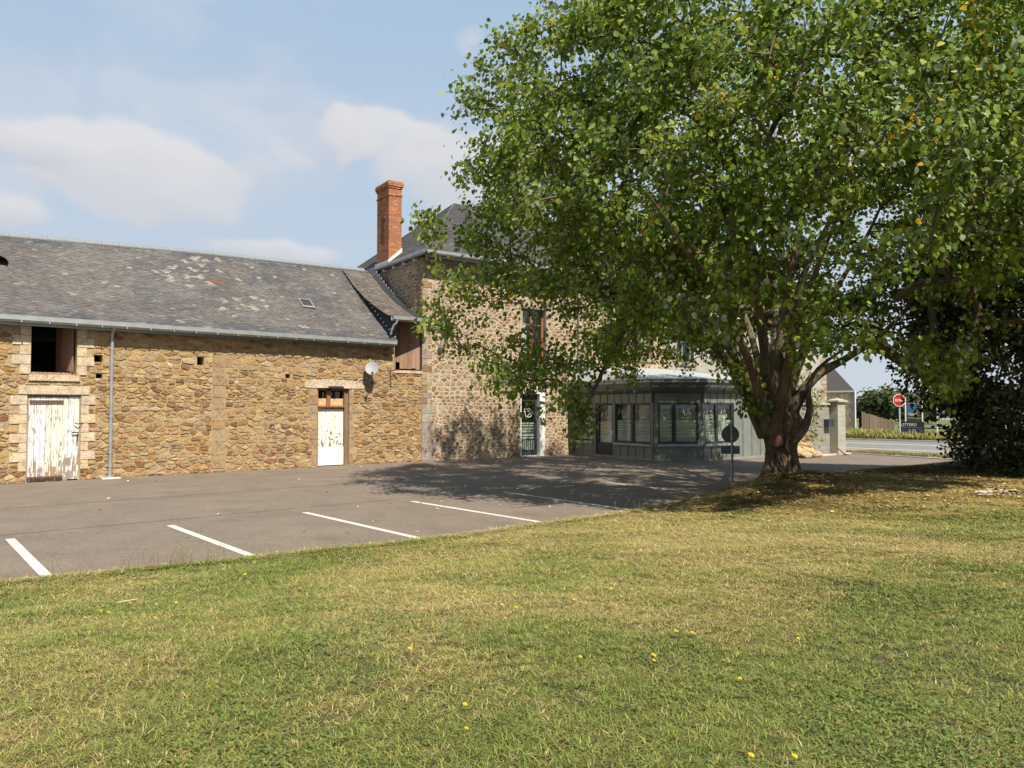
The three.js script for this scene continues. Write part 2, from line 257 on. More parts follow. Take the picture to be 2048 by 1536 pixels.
structure('kerb', bx(6.9, 10.4, -0.04, 0.03, 9.19, 9.27), M.concrete);
structure('kerb', (() => { const m = new MB(), p = [[32.05, 15.05], [31.15, 11.1], [30.35, 7]]; for (let i = 0; i < 2; i++) { const d = V(p[i + 1][0], 0, p[i + 1][1]).sub(V(p[i][0], 0, p[i][1])), s = new THREE.Vector3(-d.z, 0, d.x).normalize().multiplyScalar(0.14); m.obox(V(p[i][0], -0.05, p[i][1]), d, vy(0.09), s); } m.obox(V(27.6, -0.04, 15.1), V(4.2, 0, -0.15), vy(0.1), vz(0.12)); return m.geo(); })(), mat({ map: T.mortar, rgb: [0.6, 0.58, 0.53] }));
{ // crossroads beyond the exit: gravel apron, side road, grass island, main road
  structure('gravel_apron', quadUp([[32.1, -5], [37, -5], [36.6, 40], [32.3, 40]], -0.02).geo(), mat({ map: T.asph, rgb: [0.26, 0.24, 0.205] }));
  structure('side_road', quadUp([[36.6, -30], [46.2, -30], [46.6, 60], [36.4, 60]], -0.016).geo(), M.road);
  structure('road_marking', quadUp([[43.0, -20], [43.35, -20], [42.2, 45], [41.85, 45]], -0.012).geo(), M.line);
  structure('road_marking', quadUp([[37.1, -20], [37.4, -20], [36.9, 45], [36.6, 45]], -0.012).geo(), M.line);
  structure('road_edge_stone', (() => { const m = new MB(); m.obox(V(46.35, -0.05, -30), V(0.2, 0, 55), vy(0.13), vx(0.2)); return m.geo(); })(), mat({ rgb: [0.55, 0.5, 0.4] }));
  structure('main_road', quadUp([[57, -60], [63.6, -60], [63.9, 90], [56.4, 90]], -0.016).geo(), mat({ map: T.asph, rgb: [0.27, 0.265, 0.25] }));
  structure('road_marking', quadUp([[57.4, -60], [57.7, -60], [57.2, 90], [56.9, 90]], -0.012).geo(), M.line);
  structure('road_marking', quadUp([[63.0, -60], [63.3, -60], [63.4, 90], [63.1, 90]], -0.012).geo(), M.line);
}

// ------------------------------------------------------------------ rubble masonry: Voronoi cells, inset, cushioned
function clipPoly(poly, nx, ny, c) {
  const out = [];
  for (let i = 0; i < poly.length; i++) {
    const a = poly[i], b = poly[(i + 1) % poly.length], da = nx * a[0] + ny * a[1] - c, db = nx * b[0] + ny * b[1] - c;
    if (da <= 0) out.push(a);
    if ((da < 0 && db > 0) || (da > 0 && db < 0)) { const t = da / (da - db); out.push([lerp(a[0], b[0], t), lerp(a[1], b[1], t)]); }
  }
  return out;
}
function insetPoly(poly, g) { let out = poly; for (let i = 0; i < poly.length; i++) { const a = poly[i], b = poly[(i + 1) % poly.length], dx = b[0] - a[0], dy = b[1] - a[1], l = Math.hypot(dx, dy); if (l < 1e-4) continue; const nx = dy / l, ny = -dx / l; out = clipPoly(out, nx, ny, nx * a[0] + ny * a[1] - g); if (out.length < 3) return []; } return out; }
const areaOf = (p) => { let s = 0; for (let i = 0; i < p.length; i++) { const a = p[i], b = p[(i + 1) % p.length]; s += a[0] * b[1] - a[1] * b[0]; } return s / 2; };
// region [u0,u1]x[v0,v1]; holes: rectangles; returns polygons
function rubble({ u0, u1, v0, v1, h, w, holes = [], gap, top, k = 1.5 }) {
  const sites = [];
  for (let v = v0 - 0.15; v < v1 + 0.2;) {
    const hh = rnd() < 0.13 ? h[1] * rr(1.1, 1.5) : rr(h[0], h[1]), sq = rr(0.75, 1.25) * (hh > h[1] ? 1.25 : 1);
    for (let u = u0 - 0.4 + rnd() * 0.3; u < u1 + 0.5;) {
      const ww = rr(w[0], w[1]) * sq * (rnd() < 0.12 ? 1.5 : 1);
      if (rnd() < 0.1 && hh > 0.13) { sites.push([u + ww / 2, v + hh * 0.25], [u + ww / 2 + rr(-0.05, 0.05), v + hh * 0.78]); } else sites.push([u + ww / 2 + rr(-0.03, 0.03), v + hh / 2 + rr(-0.13, 0.13) * hh]);
      u += ww;
    }
    v += hh;
  }
  const B = 0.5, grid = new Map(), key = (i, j) => i * 4096 + j;
  sites.forEach((s, i) => { const q = key(Math.floor(s[0] / B) + 2000, Math.floor(s[1] / B) + 2000); if (!grid.has(q)) grid.set(q, []); grid.get(q).push(i); });
  const cells = [];
  for (const s of sites) {
    if (s[0] < u0 - 0.1 || s[0] > u1 + 0.1 || s[1] < v0 - 0.1 || s[1] > v1 + 0.1) continue;
    if (holes.some((q) => s[0] > q[0] && s[0] < q[1] && s[1] > q[2] && s[1] < q[3])) continue;
    let p = [[Math.max(u0, s[0] - 0.7), Math.max(v0, s[1] - 0.5)], [Math.min(u1, s[0] + 0.7), Math.max(v0, s[1] - 0.5)], [Math.min(u1, s[0] + 0.7), Math.min(v1, s[1] + 0.5)], [Math.max(u0, s[0] - 0.7), Math.min(v1, s[1] + 0.5)]];
    if (p[0][0] >= p[1][0] || p[0][1] >= p[2][1]) continue;
    const ci = Math.floor(s[0] / B) + 2000, cj = Math.floor(s[1] / B) + 2000;
    for (let i = ci - 2; i <= ci + 2 && p.length > 2; i++) for (let j = cj - 1; j <= cj + 1; j++) for (const q of grid.get(key(i, j)) || []) {
      const t = sites[q]; if (t === s) continue;
      p = clipPoly(p, 2 * (t[0] - s[0]), 2 * k * k * (t[1] - s[1]), t[0] ** 2 - s[0] ** 2 + k * k * (t[1] ** 2 - s[1] ** 2)); if (p.length < 3) break;
    }
    for (const q of holes) {                                             // keep to the side of the opening that the site lies on
      const over = [[q[0] - s[0], 1, 0, q[0]], [s[0] - q[1], -1, 0, -q[1]], [q[2] - s[1], 0, 1, q[2]], [s[1] - q[3], 0, -1, -q[3]]].sort((a, b) => b[0] - a[0])[0];
      if (over[0] > -0.001 && p.length > 2) { const xs = p.map((c) => c[0]), ys = p.map((c) => c[1]); if (Math.max(...xs) > q[0] && Math.min(...xs) < q[1] && Math.max(...ys) > q[2] && Math.min(...ys) < q[3]) p = clipPoly(p, over[1], over[2], over[3]); }
    }
    if (top && p.length > 2) p = top(p, s);
    if (!p || p.length < 3) continue;
    p = insetPoly(p, gap * rr(0.6, 1.4)); if (p.length < 3 || areaOf(p) < 0.0018) continue;
    cells.push(p);
  }
  return cells;
}
function stoneGeo(p, map, proud, col) {                                  // cushion of 3 n faces
  const q = []; const n0 = p.length; const per = p.reduce((s, a, i) => s + Math.hypot(p[(i + 1) % n0][0] - a[0], p[(i + 1) % n0][1] - a[1]), 0);
  for (let i = 0; i < n0; i++) { const a = p[i], b = p[(i + 1) % n0], l = Math.hypot(b[0] - a[0], b[1] - a[1]); if (l < per * 0.07) { q.push([(a[0] + b[0]) / 2, (a[1] + b[1]) / 2]); continue; } const t = rr(0.06, 0.22); const jx = (b[1] - a[1]) / l, jy = -(b[0] - a[0]) / l, J = () => rr(-0.018, 0.004) * Math.min(1, l / 0.2), P2 = (f) => { const e = J(); return [lerp(a[0], b[0], f) + jx * e, lerp(a[1], b[1], f) + jy * e]; }; q.push(P2(t)); if (l > per * 0.24) q.push(P2(rr(0.42, 0.58))); q.push(P2(1 - t)); }
  const cx = q.reduce((s, a) => s + a[0], 0) / q.length, cy = q.reduce((s, a) => s + a[1], 0) / q.length, n = q.length, H = proud * rr(0.3, 1.6), tx = rr(-0.07, 0.07), ty = rr(-0.07, 0.1);
  const P = [], U = [], C = [], I = [], put = (u, v, w, c = 1) => { const m = map(u, v, w); P.push(m.x, m.y, m.z); U.push(u + cx * 3.7, v + cy * 2.3); C.push(col[0] * c, col[1] * c, col[2] * c); };
  const topRing = q.map(([u, v]) => { const s = rr(0.86, 0.96); return [cx + (u - cx) * s, cy + (v - cy) * s, Math.max(0.002, H * rr(0.8, 1.1) + (u - cx) * tx + (v - cy) * ty)]; });
  for (const [u, v] of q) put(u, v, -0.012);
  for (const t of topRing) put(...t);
  for (const t of topRing) put(...t);
  put(cx + rr(-0.02, 0.02), cy + rr(-0.01, 0.01), H * rr(1.0, 1.3) + 0.002);
  for (let i = 0; i < n; i++) { const j = (i + 1) % n; I.push(i, j, n + j, i, n + j, n + i, 2 * n + i, 2 * n + j, 3 * n); }
  const g = new THREE.BufferGeometry(); g.setAttribute('position', new THREE.Float32BufferAttribute(P, 3)); g.setAttribute('uv', new THREE.Float32BufferAttribute(U, 2)); g.setAttribute('color', new THREE.Float32BufferAttribute(C, 3)); g.setIndex(I); g.computeVertexNormals();
  return g;
}
const OCHRE = [[0.44, 0.265, 0.11], [0.385, 0.215, 0.088], [0.33, 0.165, 0.066], [0.455, 0.30, 0.145], [0.275, 0.125, 0.055], [0.45, 0.33, 0.185], [0.395, 0.275, 0.15], [0.23, 0.10, 0.052], [0.48, 0.36, 0.215], [0.37, 0.26, 0.17], [0.40, 0.25, 0.092]];
const HOUSE = [[0.42, 0.31, 0.19], [0.36, 0.25, 0.145], [0.42, 0.32, 0.215], [0.31, 0.19, 0.10], [0.44, 0.355, 0.25], [0.38, 0.30, 0.215], [0.345, 0.265, 0.18], [0.42, 0.28, 0.14], [0.30, 0.165, 0.095], [0.40, 0.285, 0.16]];
const vary = (c, s = 0.14) => { const k = 1 + rr(-s, s); return [c[0] * k, c[1] * k * rr(0.96, 1.04), c[2] * k * rr(0.9, 1.1)]; };
function masonry(parent, cells, map, proud, palette, count, eyeMap) {     // the largest in view as parts, the rest as one part
  const list = cells.map((p) => { const c = p.reduce((s, a) => [s[0] + a[0] / p.length, s[1] + a[1] / p.length], [0, 0]), w = map(c[0], c[1], 0), d = w.distanceTo(camera.position), v = w.clone().sub(camera.position), sx = v.dot(RT) / v.dot(FW), sy = v.dot(UPV) / v.dot(FW); const vis = v.dot(FW) > 0 && Math.abs(sx) < 0.7 && Math.abs(sy) < 0.53 ? 1 : 0.001; return { p, c, s: areaOf(p) / d / d * vis * (eyeMap ? eyeMap(c) : 1) }; }).sort((a, b) => b.s - a.s);
  const rest = [];
  list.forEach((it, i) => { const g = stoneGeo(it.p, map, proud, vary(palette(it.c))); if (i < count) part(parent, 'stone', g, M.stone); else rest.push(g); });
  if (rest.length) stuffPart(parent, 'small_stones', mergeGeometries(rest), M.stone);
}
// a front wall with openings, as mortar with thickness
function holedWall(x0, x1, y0, y1, a, depth, holes) {
  const s = new THREE.Shape([[x0, y0], [x1, y0], [x1, y1], [x0, y1]].map((p) => new THREE.Vector2(...p)));
  for (const [u0, u1, v0, v1] of holes) s.holes.push(new THREE.Path([[u0, v0], [u0, v1], [u1, v1], [u1, v0]].map((p) => new THREE.Vector2(...p))));
  const g = new THREE.ExtrudeGeometry(s, { depth, bevelEnabled: false }); g.translate(0, 0, -a - depth); return g;
}
// courses of slates on a surface: f(u, t) -> point, t = metres up the slope
function slates({ u0, u1, t1, f, w = 0.155, e = 0.095, skip, color, thick = 0.006 }) {
  const m = new MB();
  for (let r = 0, t = 0; t < t1; r++, t += e) for (let u = u0 - (r % 2 ? w / 2 : 0) + rr(0, 0.02); u < u1; u += w) {
    const a = Math.max(u0, u + 0.004), b = Math.min(u1, u + w - 0.004); if (b - a < 0.03) continue;
    if (skip && skip((a + b) / 2, t + e / 2)) continue;
    const up = Math.min(t1, t + e * 1.35), k = thick * rr(0.7, 1.9), lo = t - rr(0, 0.012), A = f(a, lo), B = f(b, lo), C = f(b, up), D = f(a, up);
    const n = new THREE.Vector3().crossVectors(B.clone().sub(A), D.clone().sub(A)).normalize(), col = color((a + b) / 2, t);
    const A2 = A.clone().addScaledVector(n, k + rr(0, 0.004)), B2 = B.clone().addScaledVector(n, k + rr(0, 0.004)), C2 = C.clone().addScaledVector(n, 0.001), D2 = D.clone().addScaledVector(n, 0.001);
    m.quad(A2, B2, C2, D2, col, [rr(0, 5), rr(0, 5)]); m.quad(A, B, B2, A2, col.map((x) => x * 0.9)); m.quad(B, C2, C2, B2, col); m.quad(D2, A, A2, D2, col);
  }
  return m.geo();
}

// ------------------------------------------------------------------ the long stone barn
const WALL = 23.1, CX = 15.27;                                            // face of the walls, corner of the house
const front = (u, v, w) => new THREE.Vector3(u, v, -WALL + w);
{
  reseed(11);
  const barn = thing('stone_barn', 'long ochre rubble stone barn with a slate roof and flaking white doors', 'barn', V(8, 0, WALL));
  const x0 = -3, hatch = [2.97, 4.03, 2.84, 4.25], door = [2.91, 4.15, -0.05, 2.30], door2 = [11.10, 12.28, -0.05, 2.64], loft = [14.06, CX, 3.34, 5.3];
  const vents = [[4.44, 4.66, 3.24, 3.44], [7.2, 7.4, 3.26, 3.5], [4.5, 4.66, 2.79, 2.92], [9.98, 10.14, 2.94, 3.08]];
  part(barn, 'wall', holedWall(x0, 14.06, -0.1, 4.30, WALL, 0.5, [hatch, door, door2].map((h) => [h[0], h[1], Math.max(h[2], -0.09), Math.min(h[3], 4.29)]).concat(vents)), M.mortar);
  part(barn, 'wall', bx(14.06, CX - 0.02, -0.1, 3.34, WALL, WALL + 0.5), M.mortar);
  part(barn, 'back_wall', new MB().box(x0, CX - 0.02, -0.1, 4.3, 30.2, 30.6).box(x0, x0 + 0.4, -0.1, 6.6, 23.65, 30.2).box(x0 + 0.4, CX - 0.02, 2.6, 2.75, 23.62, 30.19).geo(), M.mortar);
  part(barn, 'gable', new MB().prism([[-23.15, 4.25], [-30.6, 4.25], [-26.7, 7.1]].map(([z, y]) => [-z, y]), new THREE.Vector3(x0, 0, 0), vz(-1), Y, vx(0.4)).geo(), M.mortar);
  // dressed surrounds
  const quoin = (u0, u1, v0, v1, c = [0.60, 0.49, 0.335], w = 0.03) => { const g = new MB().obox(front(u0 + 0.006, v0 + 0.007, -0.3), vx(u1 - u0 - 0.012), vy(v1 - v0 - 0.014), vz(0.3 + w + rr(-0.006, 0.006)), vary(c, 0.06)).geo(); return g; };
  const surround = [];
  for (let i = 0, v = 2.86; v < 4.2; i++, v += 0.255) { const L = i % 2 ? 0.42 : 0.25; surround.push([2.97 - L, 2.97, v, Math.min(4.28, v + 0.255)], [4.03, 4.03 + (i % 2 ? 0.42 : 0.24), v, Math.min(4.28, v + 0.255)]); }
  for (let i = 0, v = 0.3; v < 2.25; i++, v += 0.25) { const L = i % 2 ? 0.38 : 0.18; surround.push([2.91 - L, 2.91, v, Math.min(2.33, v + 0.25)], [4.15, 4.15 + (i % 2 ? 0.36 : 0.19), v, Math.min(2.33, v + 0.25)]); }
  for (const q of surround) part(barn, 'quoin', quoin(...q), M.ashlar);
  const pale = [0.50, 0.385, 0.225], chain = [];
  for (let i = 0, v = 0.12; v < 3.9; i++) { const hh = rr(0.24, 0.42), L = rr(0.3, 0.62); chain.push([7.66, 7.66 + L, v, Math.min(3.95, v + hh)]); v += hh; }
  for (const q of chain) part(barn, 'quoin', quoin(...q, pick([[0.39, 0.285, 0.155], [0.365, 0.26, 0.14], [0.40, 0.30, 0.175], [0.345, 0.235, 0.12]]), 0.012), M.ashlar);
  const jamb2 = [];
  for (let i = 0, v = 0.05; v < 2.6; i++) { const hh = rr(0.2, 0.36); jamb2.push([11.10 - rr(0.16, 0.34), 11.10, v, Math.min(2.62, v + hh)], [12.28, 12.28 + rr(0.12, 0.3), v, Math.min(2.62, v + hh)]); v += hh; }
  for (const q of jamb2) part(barn, 'quoin', quoin(...q, pick([[0.39, 0.285, 0.155], [0.365, 0.26, 0.14], [0.40, 0.30, 0.175], [0.37, 0.24, 0.14]]), 0.012), M.ashlar);
  part(barn, 'lintel', new MB().obox(front(2.72, 2.33, -0.3), vx(1.62), vy(0.23), vz(0.335), [0.95, 0.98, 1]).geo(), M.granite);
  part(barn, 'sill', new MB().obox(front(2.93, 2.69, -0.32), vx(1.18), vy(0.165), vz(0.37)).geo(), M.granite);
  part(barn, 'lintel', new MB().prism([[10.62, 2.66], [10.72, 2.64], [12.8, 2.64], [12.95, 2.7], [12.7, 2.84], [12.2, 2.91], [11.6, 2.95], [11.05, 2.92], [10.7, 2.85]], front(0, 0, -0.25), X, Y, vz(0.28), [1, 1.02, 1.02]).geo(), M.granite);
  part(barn, 'sill', new MB().obox(front(14.04, 3.24, -0.32), vx(1.22), vy(0.1), vz(0.36), [1.05, 1.0, 1.0]).geo(), M.granite);
  // stones
  const holes = [hatch, door, door2, loft, [2.7, 4.36, 2.32, 2.57], [2.92, 4.12, 2.68, 2.87], [14.0, CX, 3.22, 3.36], [10.66, 12.9, 2.62, 2.93], ...vents, ...surround, ...chain, ...jamb2];
  masonry(barn, rubble({ u0: 0.4, u1: CX - 0.03, v0: 0.0, v1: 4.27, h: [0.05, 0.125], w: [0.11, 0.44], holes, gap: 0.006, k: 1.75 }), front, 0.019, (c) => { const d = fbm(c[0] * 0.8, c[1] * 0.9, 3, 301); return rnd() < 0.55 ? mix3(d > 0.52 ? pick(OCHRE) : pick(OCHRE.slice(3, 11)), [0.37, 0.25, 0.125], 0.2) : mix3(pick([OCHRE[0], OCHRE[3], OCHRE[5], OCHRE[6], OCHRE[8]]), [0.38, 0.265, 0.135], 0.2); }, 300);
  // hatch: opening with a plank shutter folded inwards, dark loft behind
  const ld = part(barn, 'shutter', new MB().obox(V(4.00, 2.9, 23.42), vx(0.02), vy(1.34), vz(-0.05)).geo(), M.rust);
  for (let i = 0; i < 6; i++) { const a = 23.3 + i * 0.155; part(ld, 'plank', new MB().obox(V(3.985 - i * 0.042, 2.93 + (i < 3 ? rr(0.0, 0.1) : 0), a), new THREE.Vector3(-0.041, 0, -0.151), vy(1.3), new THREE.Vector3(-0.028, 0, 0.006), vary([1.0, 0.95, 0.95], 0.12)).geo(), M.wood); }
  part(barn, 'hatch_beam', new MB().box(2.98, 4.02, 2.86, 2.93, 23.35, 23.45).geo(), M.wood);
  // left door: eight flaking boards
  const plankDoor = (u0, u1, v0, v1, w, n, us, vs) => { const d = part(barn, 'door', new MB().obox(front(u0, v0 + 0.04, w - 0.05), vx(u1 - u0), vy(v1 - v0 - 0.05), vz(0.02)).geo(), M.greyWood, n > 7 ? 'door of flaking white boards with bare wood at the foot' : 'narrow white plank door with scuffed paint'); const s = (u1 - u0) / n; for (let i = 0; i < n; i++) { const a = u0 + i * s; part(d, 'plank', new MB().obox(front(a + 0.004, v0 + rr(0, 0.05), w - 0.026), vx(s - 0.008), vy(v1 - v0 - rr(0.05, 0.06)), vz(0.028 + rr(-0.003, 0.003)), vary([1, 1, 1], 0.04), [a * us, (v0 + 0.03) * vs]).geo(), n > 7 ? M.paint : M.paint2); } return d; };
  const dr = plankDoor(2.95, 4.12, 0.0, 2.3, -0.05, 9, 1, 1);
  part(dr, 'batten', new MB().obox(front(2.96, 2.12, -0.02), vx(0.78), vy(0.05), vz(0.03)).geo(), M.rust); part(dr, 'batten', new MB().obox(front(2.93, 0.1, -0.02), vx(0.82), vy(0.045), vz(0.035)).geo(), M.rust);
  part(dr, 'latch', new MB().obox(front(3.94, 1.28, 0.0), vx(0.17), vy(0.03), vz(0.02)).obox(front(4.06, 1.02, 0.0), vx(0.03), vy(0.24), vz(0.03)).tube([front(4.0, 1.56, 0.02), front(4.08, 1.53, 0.04), front(4.2, 1.56, 0.05)], 0.012, 6).geo(), M.iron);
  part(barn, 'door_frame', new MB().obox(front(2.915, 0, -0.16), vx(0.035), vy(2.3), vz(0.12)).obox(front(4.115, 0, -0.16), vx(0.035), vy(2.3), vz(0.12)).obox(front(2.95, 2.275, -0.16), vx(1.165), vy(0.025), vz(0.12), [0.3, 0.25, 0.2]).geo(), M.greyWood);
  // small door with transom
  const d2 = plankDoor(11.16, 12.12, 0.02, 1.98, -0.12, 6, 1, 1);
  part(d2, 'kick_panel', new MB().obox(front(11.165, 0.03, -0.09), vx(0.95), vy(0.62), vz(0.012)).geo(), mat({ rgb: [0.72, 0.69, 0.64], roughness: 0.7 }));
  part(barn, 'door_frame', new MB().obox(front(12.13, 0, -0.2), vx(0.06), vy(2.62), vz(0.12), [0.7, 0.8, 0.95]).obox(front(12.19, 0, -0.22), vx(0.09), vy(2.62), vz(0.12), [0.7, 1.2, 1.8]).obox(front(11.12, 0, -0.2), vx(0.035), vy(2.62), vz(0.16)).obox(front(11.16, 1.99, -0.2), vx(0.97), vy(0.055), vz(0.19)).geo(), M.orangeWood);
  const tr = part(barn, 'transom', new MB().obox(front(11.5, 2.05, -0.2), vx(0.13), vy(0.57), vz(0.1)).obox(front(11.16, 2.56, -0.2), vx(0.97), vy(0.06), vz(0.1)).geo(), M.orangeWood);
  part(tr, 'board', new MB().obox(front(11.16, 2.05, -0.19), vx(0.34), vy(0.24), vz(0.02)).obox(front(11.63, 2.05, -0.19), vx(0.5), vy(0.24), vz(0.02)).geo(), mat({ map: T.wood, rgb: [0.62, 0.46, 0.25] }));
  for (const [u, w] of [[11.17, 0.33], [11.64, 0.15], [11.83, 0.28]]) part(tr, 'pane', new MB().obox(front(u, 2.3, -0.185), vx(w), vy(0.25), vz(0.006)).geo(), M.glass);
  part(tr, 'glazing_bar', new MB().obox(front(11.785, 2.29, -0.2), vx(0.045), vy(0.27), vz(0.05)).geo(), M.frame);
  part(tr, 'sheet', new MB().obox(front(11.42, 2.31, -0.3), vx(0.06), vy(0.2), vz(0.01)).obox(front(11.66, 2.31, -0.3), vx(0.12), vy(0.22), vz(0.01)).obox(front(11.88, 2.31, -0.3), vx(0.18), vy(0.22), vz(0.01)).geo(), M.white);
  part(barn, 'shutter_box', new MB().obox(front(11.48, 2.63, 0.031), vx(0.55), vy(0.075), vz(0.05)).geo(), M.dark);
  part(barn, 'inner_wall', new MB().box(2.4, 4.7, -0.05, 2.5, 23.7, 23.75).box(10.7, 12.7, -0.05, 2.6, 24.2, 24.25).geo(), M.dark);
  // loft door under the small roof: brown planks, hinged at the house and standing ajar
  const lf = part(barn, 'loft_door', new MB().obox(V(15.22, 3.4, 23.3), vx(0.03), vy(1.75), vz(-0.05)).geo(), M.rust);
  for (let i = 0; i < 8; i++) { const u = 15.215 - (i + 1) * 0.143, d = (i + 1) * 0.052; part(lf, 'plank', new MB().obox(V(u + 0.003, 3.38 + (i === 5 ? 0.28 : rr(0, 0.06)), 23.19 + d), new THREE.Vector3(0.137, 0, 0.05), vy(i === 5 ? 1.6 : 1.85), vz(0.026), vary([1.0, 0.95, 0.9], 0.16)).geo(), M.wood); }
  part(barn, 'loft_wall', new MB().box(14.0, 14.06, 3.3, 5.25, 23.14, 26.0).box(14.06, CX - 0.02, 3.3, 3.34, 23.42, 25.8).box(14.06, CX - 0.02, 3.3, 6.2, 25.8, 25.9).box(14.05, 14.1, 3.34, 5.1, 23.12, 23.2).geo(), M.wood);
  // roof: curved slope, ridge line that climbs a little
  const ridgeY = (x) => { const k = [[-3, 6.98], [2.6, 7.19], [8.4, 7.45], [12, 7.53], [15.27, 7.6]]; for (let i = 0; i < 4; i++) if (x <= k[i + 1][0]) return lerp(k[i][1], k[i + 1][1], (x - k[i][0]) / (k[i + 1][0] - k[i][0])); return 7.6; };
  const eaveA = 22.76, eaveY = (x) => 4.30 + 0.006 * (x - 2), RA = 26.7, SL = 5.05;
  const roofP = (x, t, lift = 0) => { const s = t / SL, q = 0.9 * s + 0.1 * s * s + 0.016 * Math.sin(x * 0.9) * Math.sin(s * 3.1); return V(x, eaveY(x) + (ridgeY(x) - eaveY(x)) * q + lift, eaveA + (RA - eaveA) * s); };
  const dormY = (a) => { const k = [[22.55, 5.17], [23.05, 5.30], [23.47, 5.49], [24.1, 5.79], [24.67, 6.09], [25.5, 6.64], [26.65, 7.585], [26.72, 7.63]]; for (let i = 0; i < 7; i++) if (a <= k[i + 1][0]) return lerp(k[i][1], k[i + 1][1], (a - k[i][0]) / (k[i + 1][0] - k[i][0])); return 7.64; };
  const DX = 13.98, inDorm = (x, t) => x > DX && dormY(eaveA + (RA - eaveA) * t / SL) > roofP(x, t).y + 0.05;
  const lichen = []; for (let i = 0; i < 38; i++) lichen.push([7.7 + gauss() * 0.5, 3.5 + gauss() * 0.6, rr(0.05, 0.12)]); for (let i = 0; i < 34; i++) lichen.push([rr(2, 14), rr(0.2, 4.6), rr(0.03, 0.09)]); for (let i = 0; i < 12; i++) lichen.push([8.6 + gauss() * 0.9, 1.6 + gauss() * 0.6, rr(0.06, 0.14)]);
  const slateCol = (x, t) => {
    const n = fbm(x * 0.7, t * 0.9, 4, 401), f = fbm(x * 2.4, t * 4, 3, 405); let c = mix3([0.112, 0.096, 0.087], [0.152, 0.134, 0.121], clamp(0.5 + (n - 0.5) * 2.4));
    c = mix3(c, [0.083, 0.082, 0.09], sst(0.52, 0.64, fbm(x * 1.1 + 40, t * 1.3, 3, 409)) * 0.5 + (t > 4.55 ? 0.5 : 0) + (t < 0.45 ? 0.45 : 0));
    c = mix3(c, [0.185, 0.17, 0.152], sst(0.55, 0.72, f) * 0.6); if (rnd() < 0.035) c = [0.18, 0.165, 0.145];
    for (const [lx, lt, lr] of lichen) { const d = (x - lx) ** 2 + (t - lt) ** 2; if (d < lr * lr) c = mix3(c, rnd() < 0.93 ? [0.33, 0.31, 0.24] : [0.28, 0.16, 0.10], 0.75); }
    const e = (x - 8.45) ** 2 / 0.12 + (t - 3.0) ** 2 / 0.03; if (e < 1) c = [0.17, 0.085, 0.055];
    const k = rr(0.85, 1.15); return c.map((v) => v * k);
  };
  const sky1 = [11.08, 11.54, 1.92, 2.48];
  const roof = part(barn, 'roof', (() => { const m = new MB(); for (let i = 0; i < 38; i++) for (let j = 0; j < 10; j++) { const u = -3.2 + i * 0.486, u2 = u + 0.486, t = j * SL / 10, t2 = t + SL / 10; if (inDorm(u + 0.4, t + 0.2)) continue; m.quad(roofP(u, t), roofP(u2, t), roofP(u2, t2), roofP(u, t2), [0.06, 0.055, 0.05]); } m.quad(V(CX, 7.55, RA), V(-3.2, 6.97, RA), V(-3.2, 4.2, 31), V(CX, 4.2, 31), [0.06, 0.055, 0.05]); m.box(-3.2, 13.92, 4.21, 4.26, 22.86, 23.12, [0.1, 0.08, 0.06]); return m.geo(); })(), M.slate);
  stuffPart(roof, 'slates', slates({ u0: -1.5, u1: CX - 0.03, t1: SL - 0.06, f: roofP, skip: (x, t) => inDorm(x, t) || (x > sky1[0] && x < sky1[1] && t > sky1[2] && t < sky1[3]), color: slateCol }), M.slate);
  // small swept roof over the loft door
  const dormP = (x, t) => { const a = 22.55 + t; return V(x, dormY(a) + 0.012, a); };
  stuffPart(roof, 'slates', slates({ u0: 13.72, u1: CX - 0.3, t1: 3.9, e: 0.09, f: dormP, color: (x, t) => slateCol(x, t * 1.2).map((v, i) => v * [1.15, 1.06, 0.95][i]), skip: (x, t) => { const a = 22.55 + t; return a > eaveA && dormY(a) + 0.03 < roofP(x, (a - eaveA) / (RA - eaveA) * SL).y; } }), M.slate);
  stuffPart(roof, 'slates', slates({ u0: CX - 0.3, u1: CX - 0.012, t1: 4.1, e: 0.09, w: 0.29, f: (x, t) => dormP(x, t).add(vy(0.012 + (x - CX + 0.3) * 0.25)), color: () => vary([0.028, 0.03, 0.035], 0.2) }), M.slate);
  part(roof, 'deck', (() => { const m = new MB(); for (let j = 0; j < 8; j++) { const t = j * 0.5; m.quad(dormP(13.74, t).add(vy(-0.03)), dormP(CX - 0.01, t).add(vy(-0.03)), dormP(CX - 0.01, t + 0.5).add(vy(-0.03)), dormP(13.74 + (j > 3 ? 0.24 : 0), t + 0.5).add(vy(-0.03)), [0.06, 0.05, 0.045]); } return m.geo(); })(), M.slate);
  part(roof, 'cheek', (() => { const m = new MB(); for (let j = 0; j < 10; j++) { const a = 22.8 + j * 0.24, b = a + 0.24; const lo = (q) => eaveY(DX) + (ridgeY(DX) - eaveY(DX)) * (0.9 * (q - eaveA) / (RA - eaveA) + 0.1 * ((q - eaveA) / (RA - eaveA)) ** 2); if (dormY(b) < lo(b)) break; m.quad(V(DX, lo(b) - 0.1, b), V(DX, lo(a) - 0.1, a), V(DX, dormY(a), a), V(DX, dormY(b), b), [0.045, 0.047, 0.055], [j, 0]); } return m.geo(); })(), M.slate);
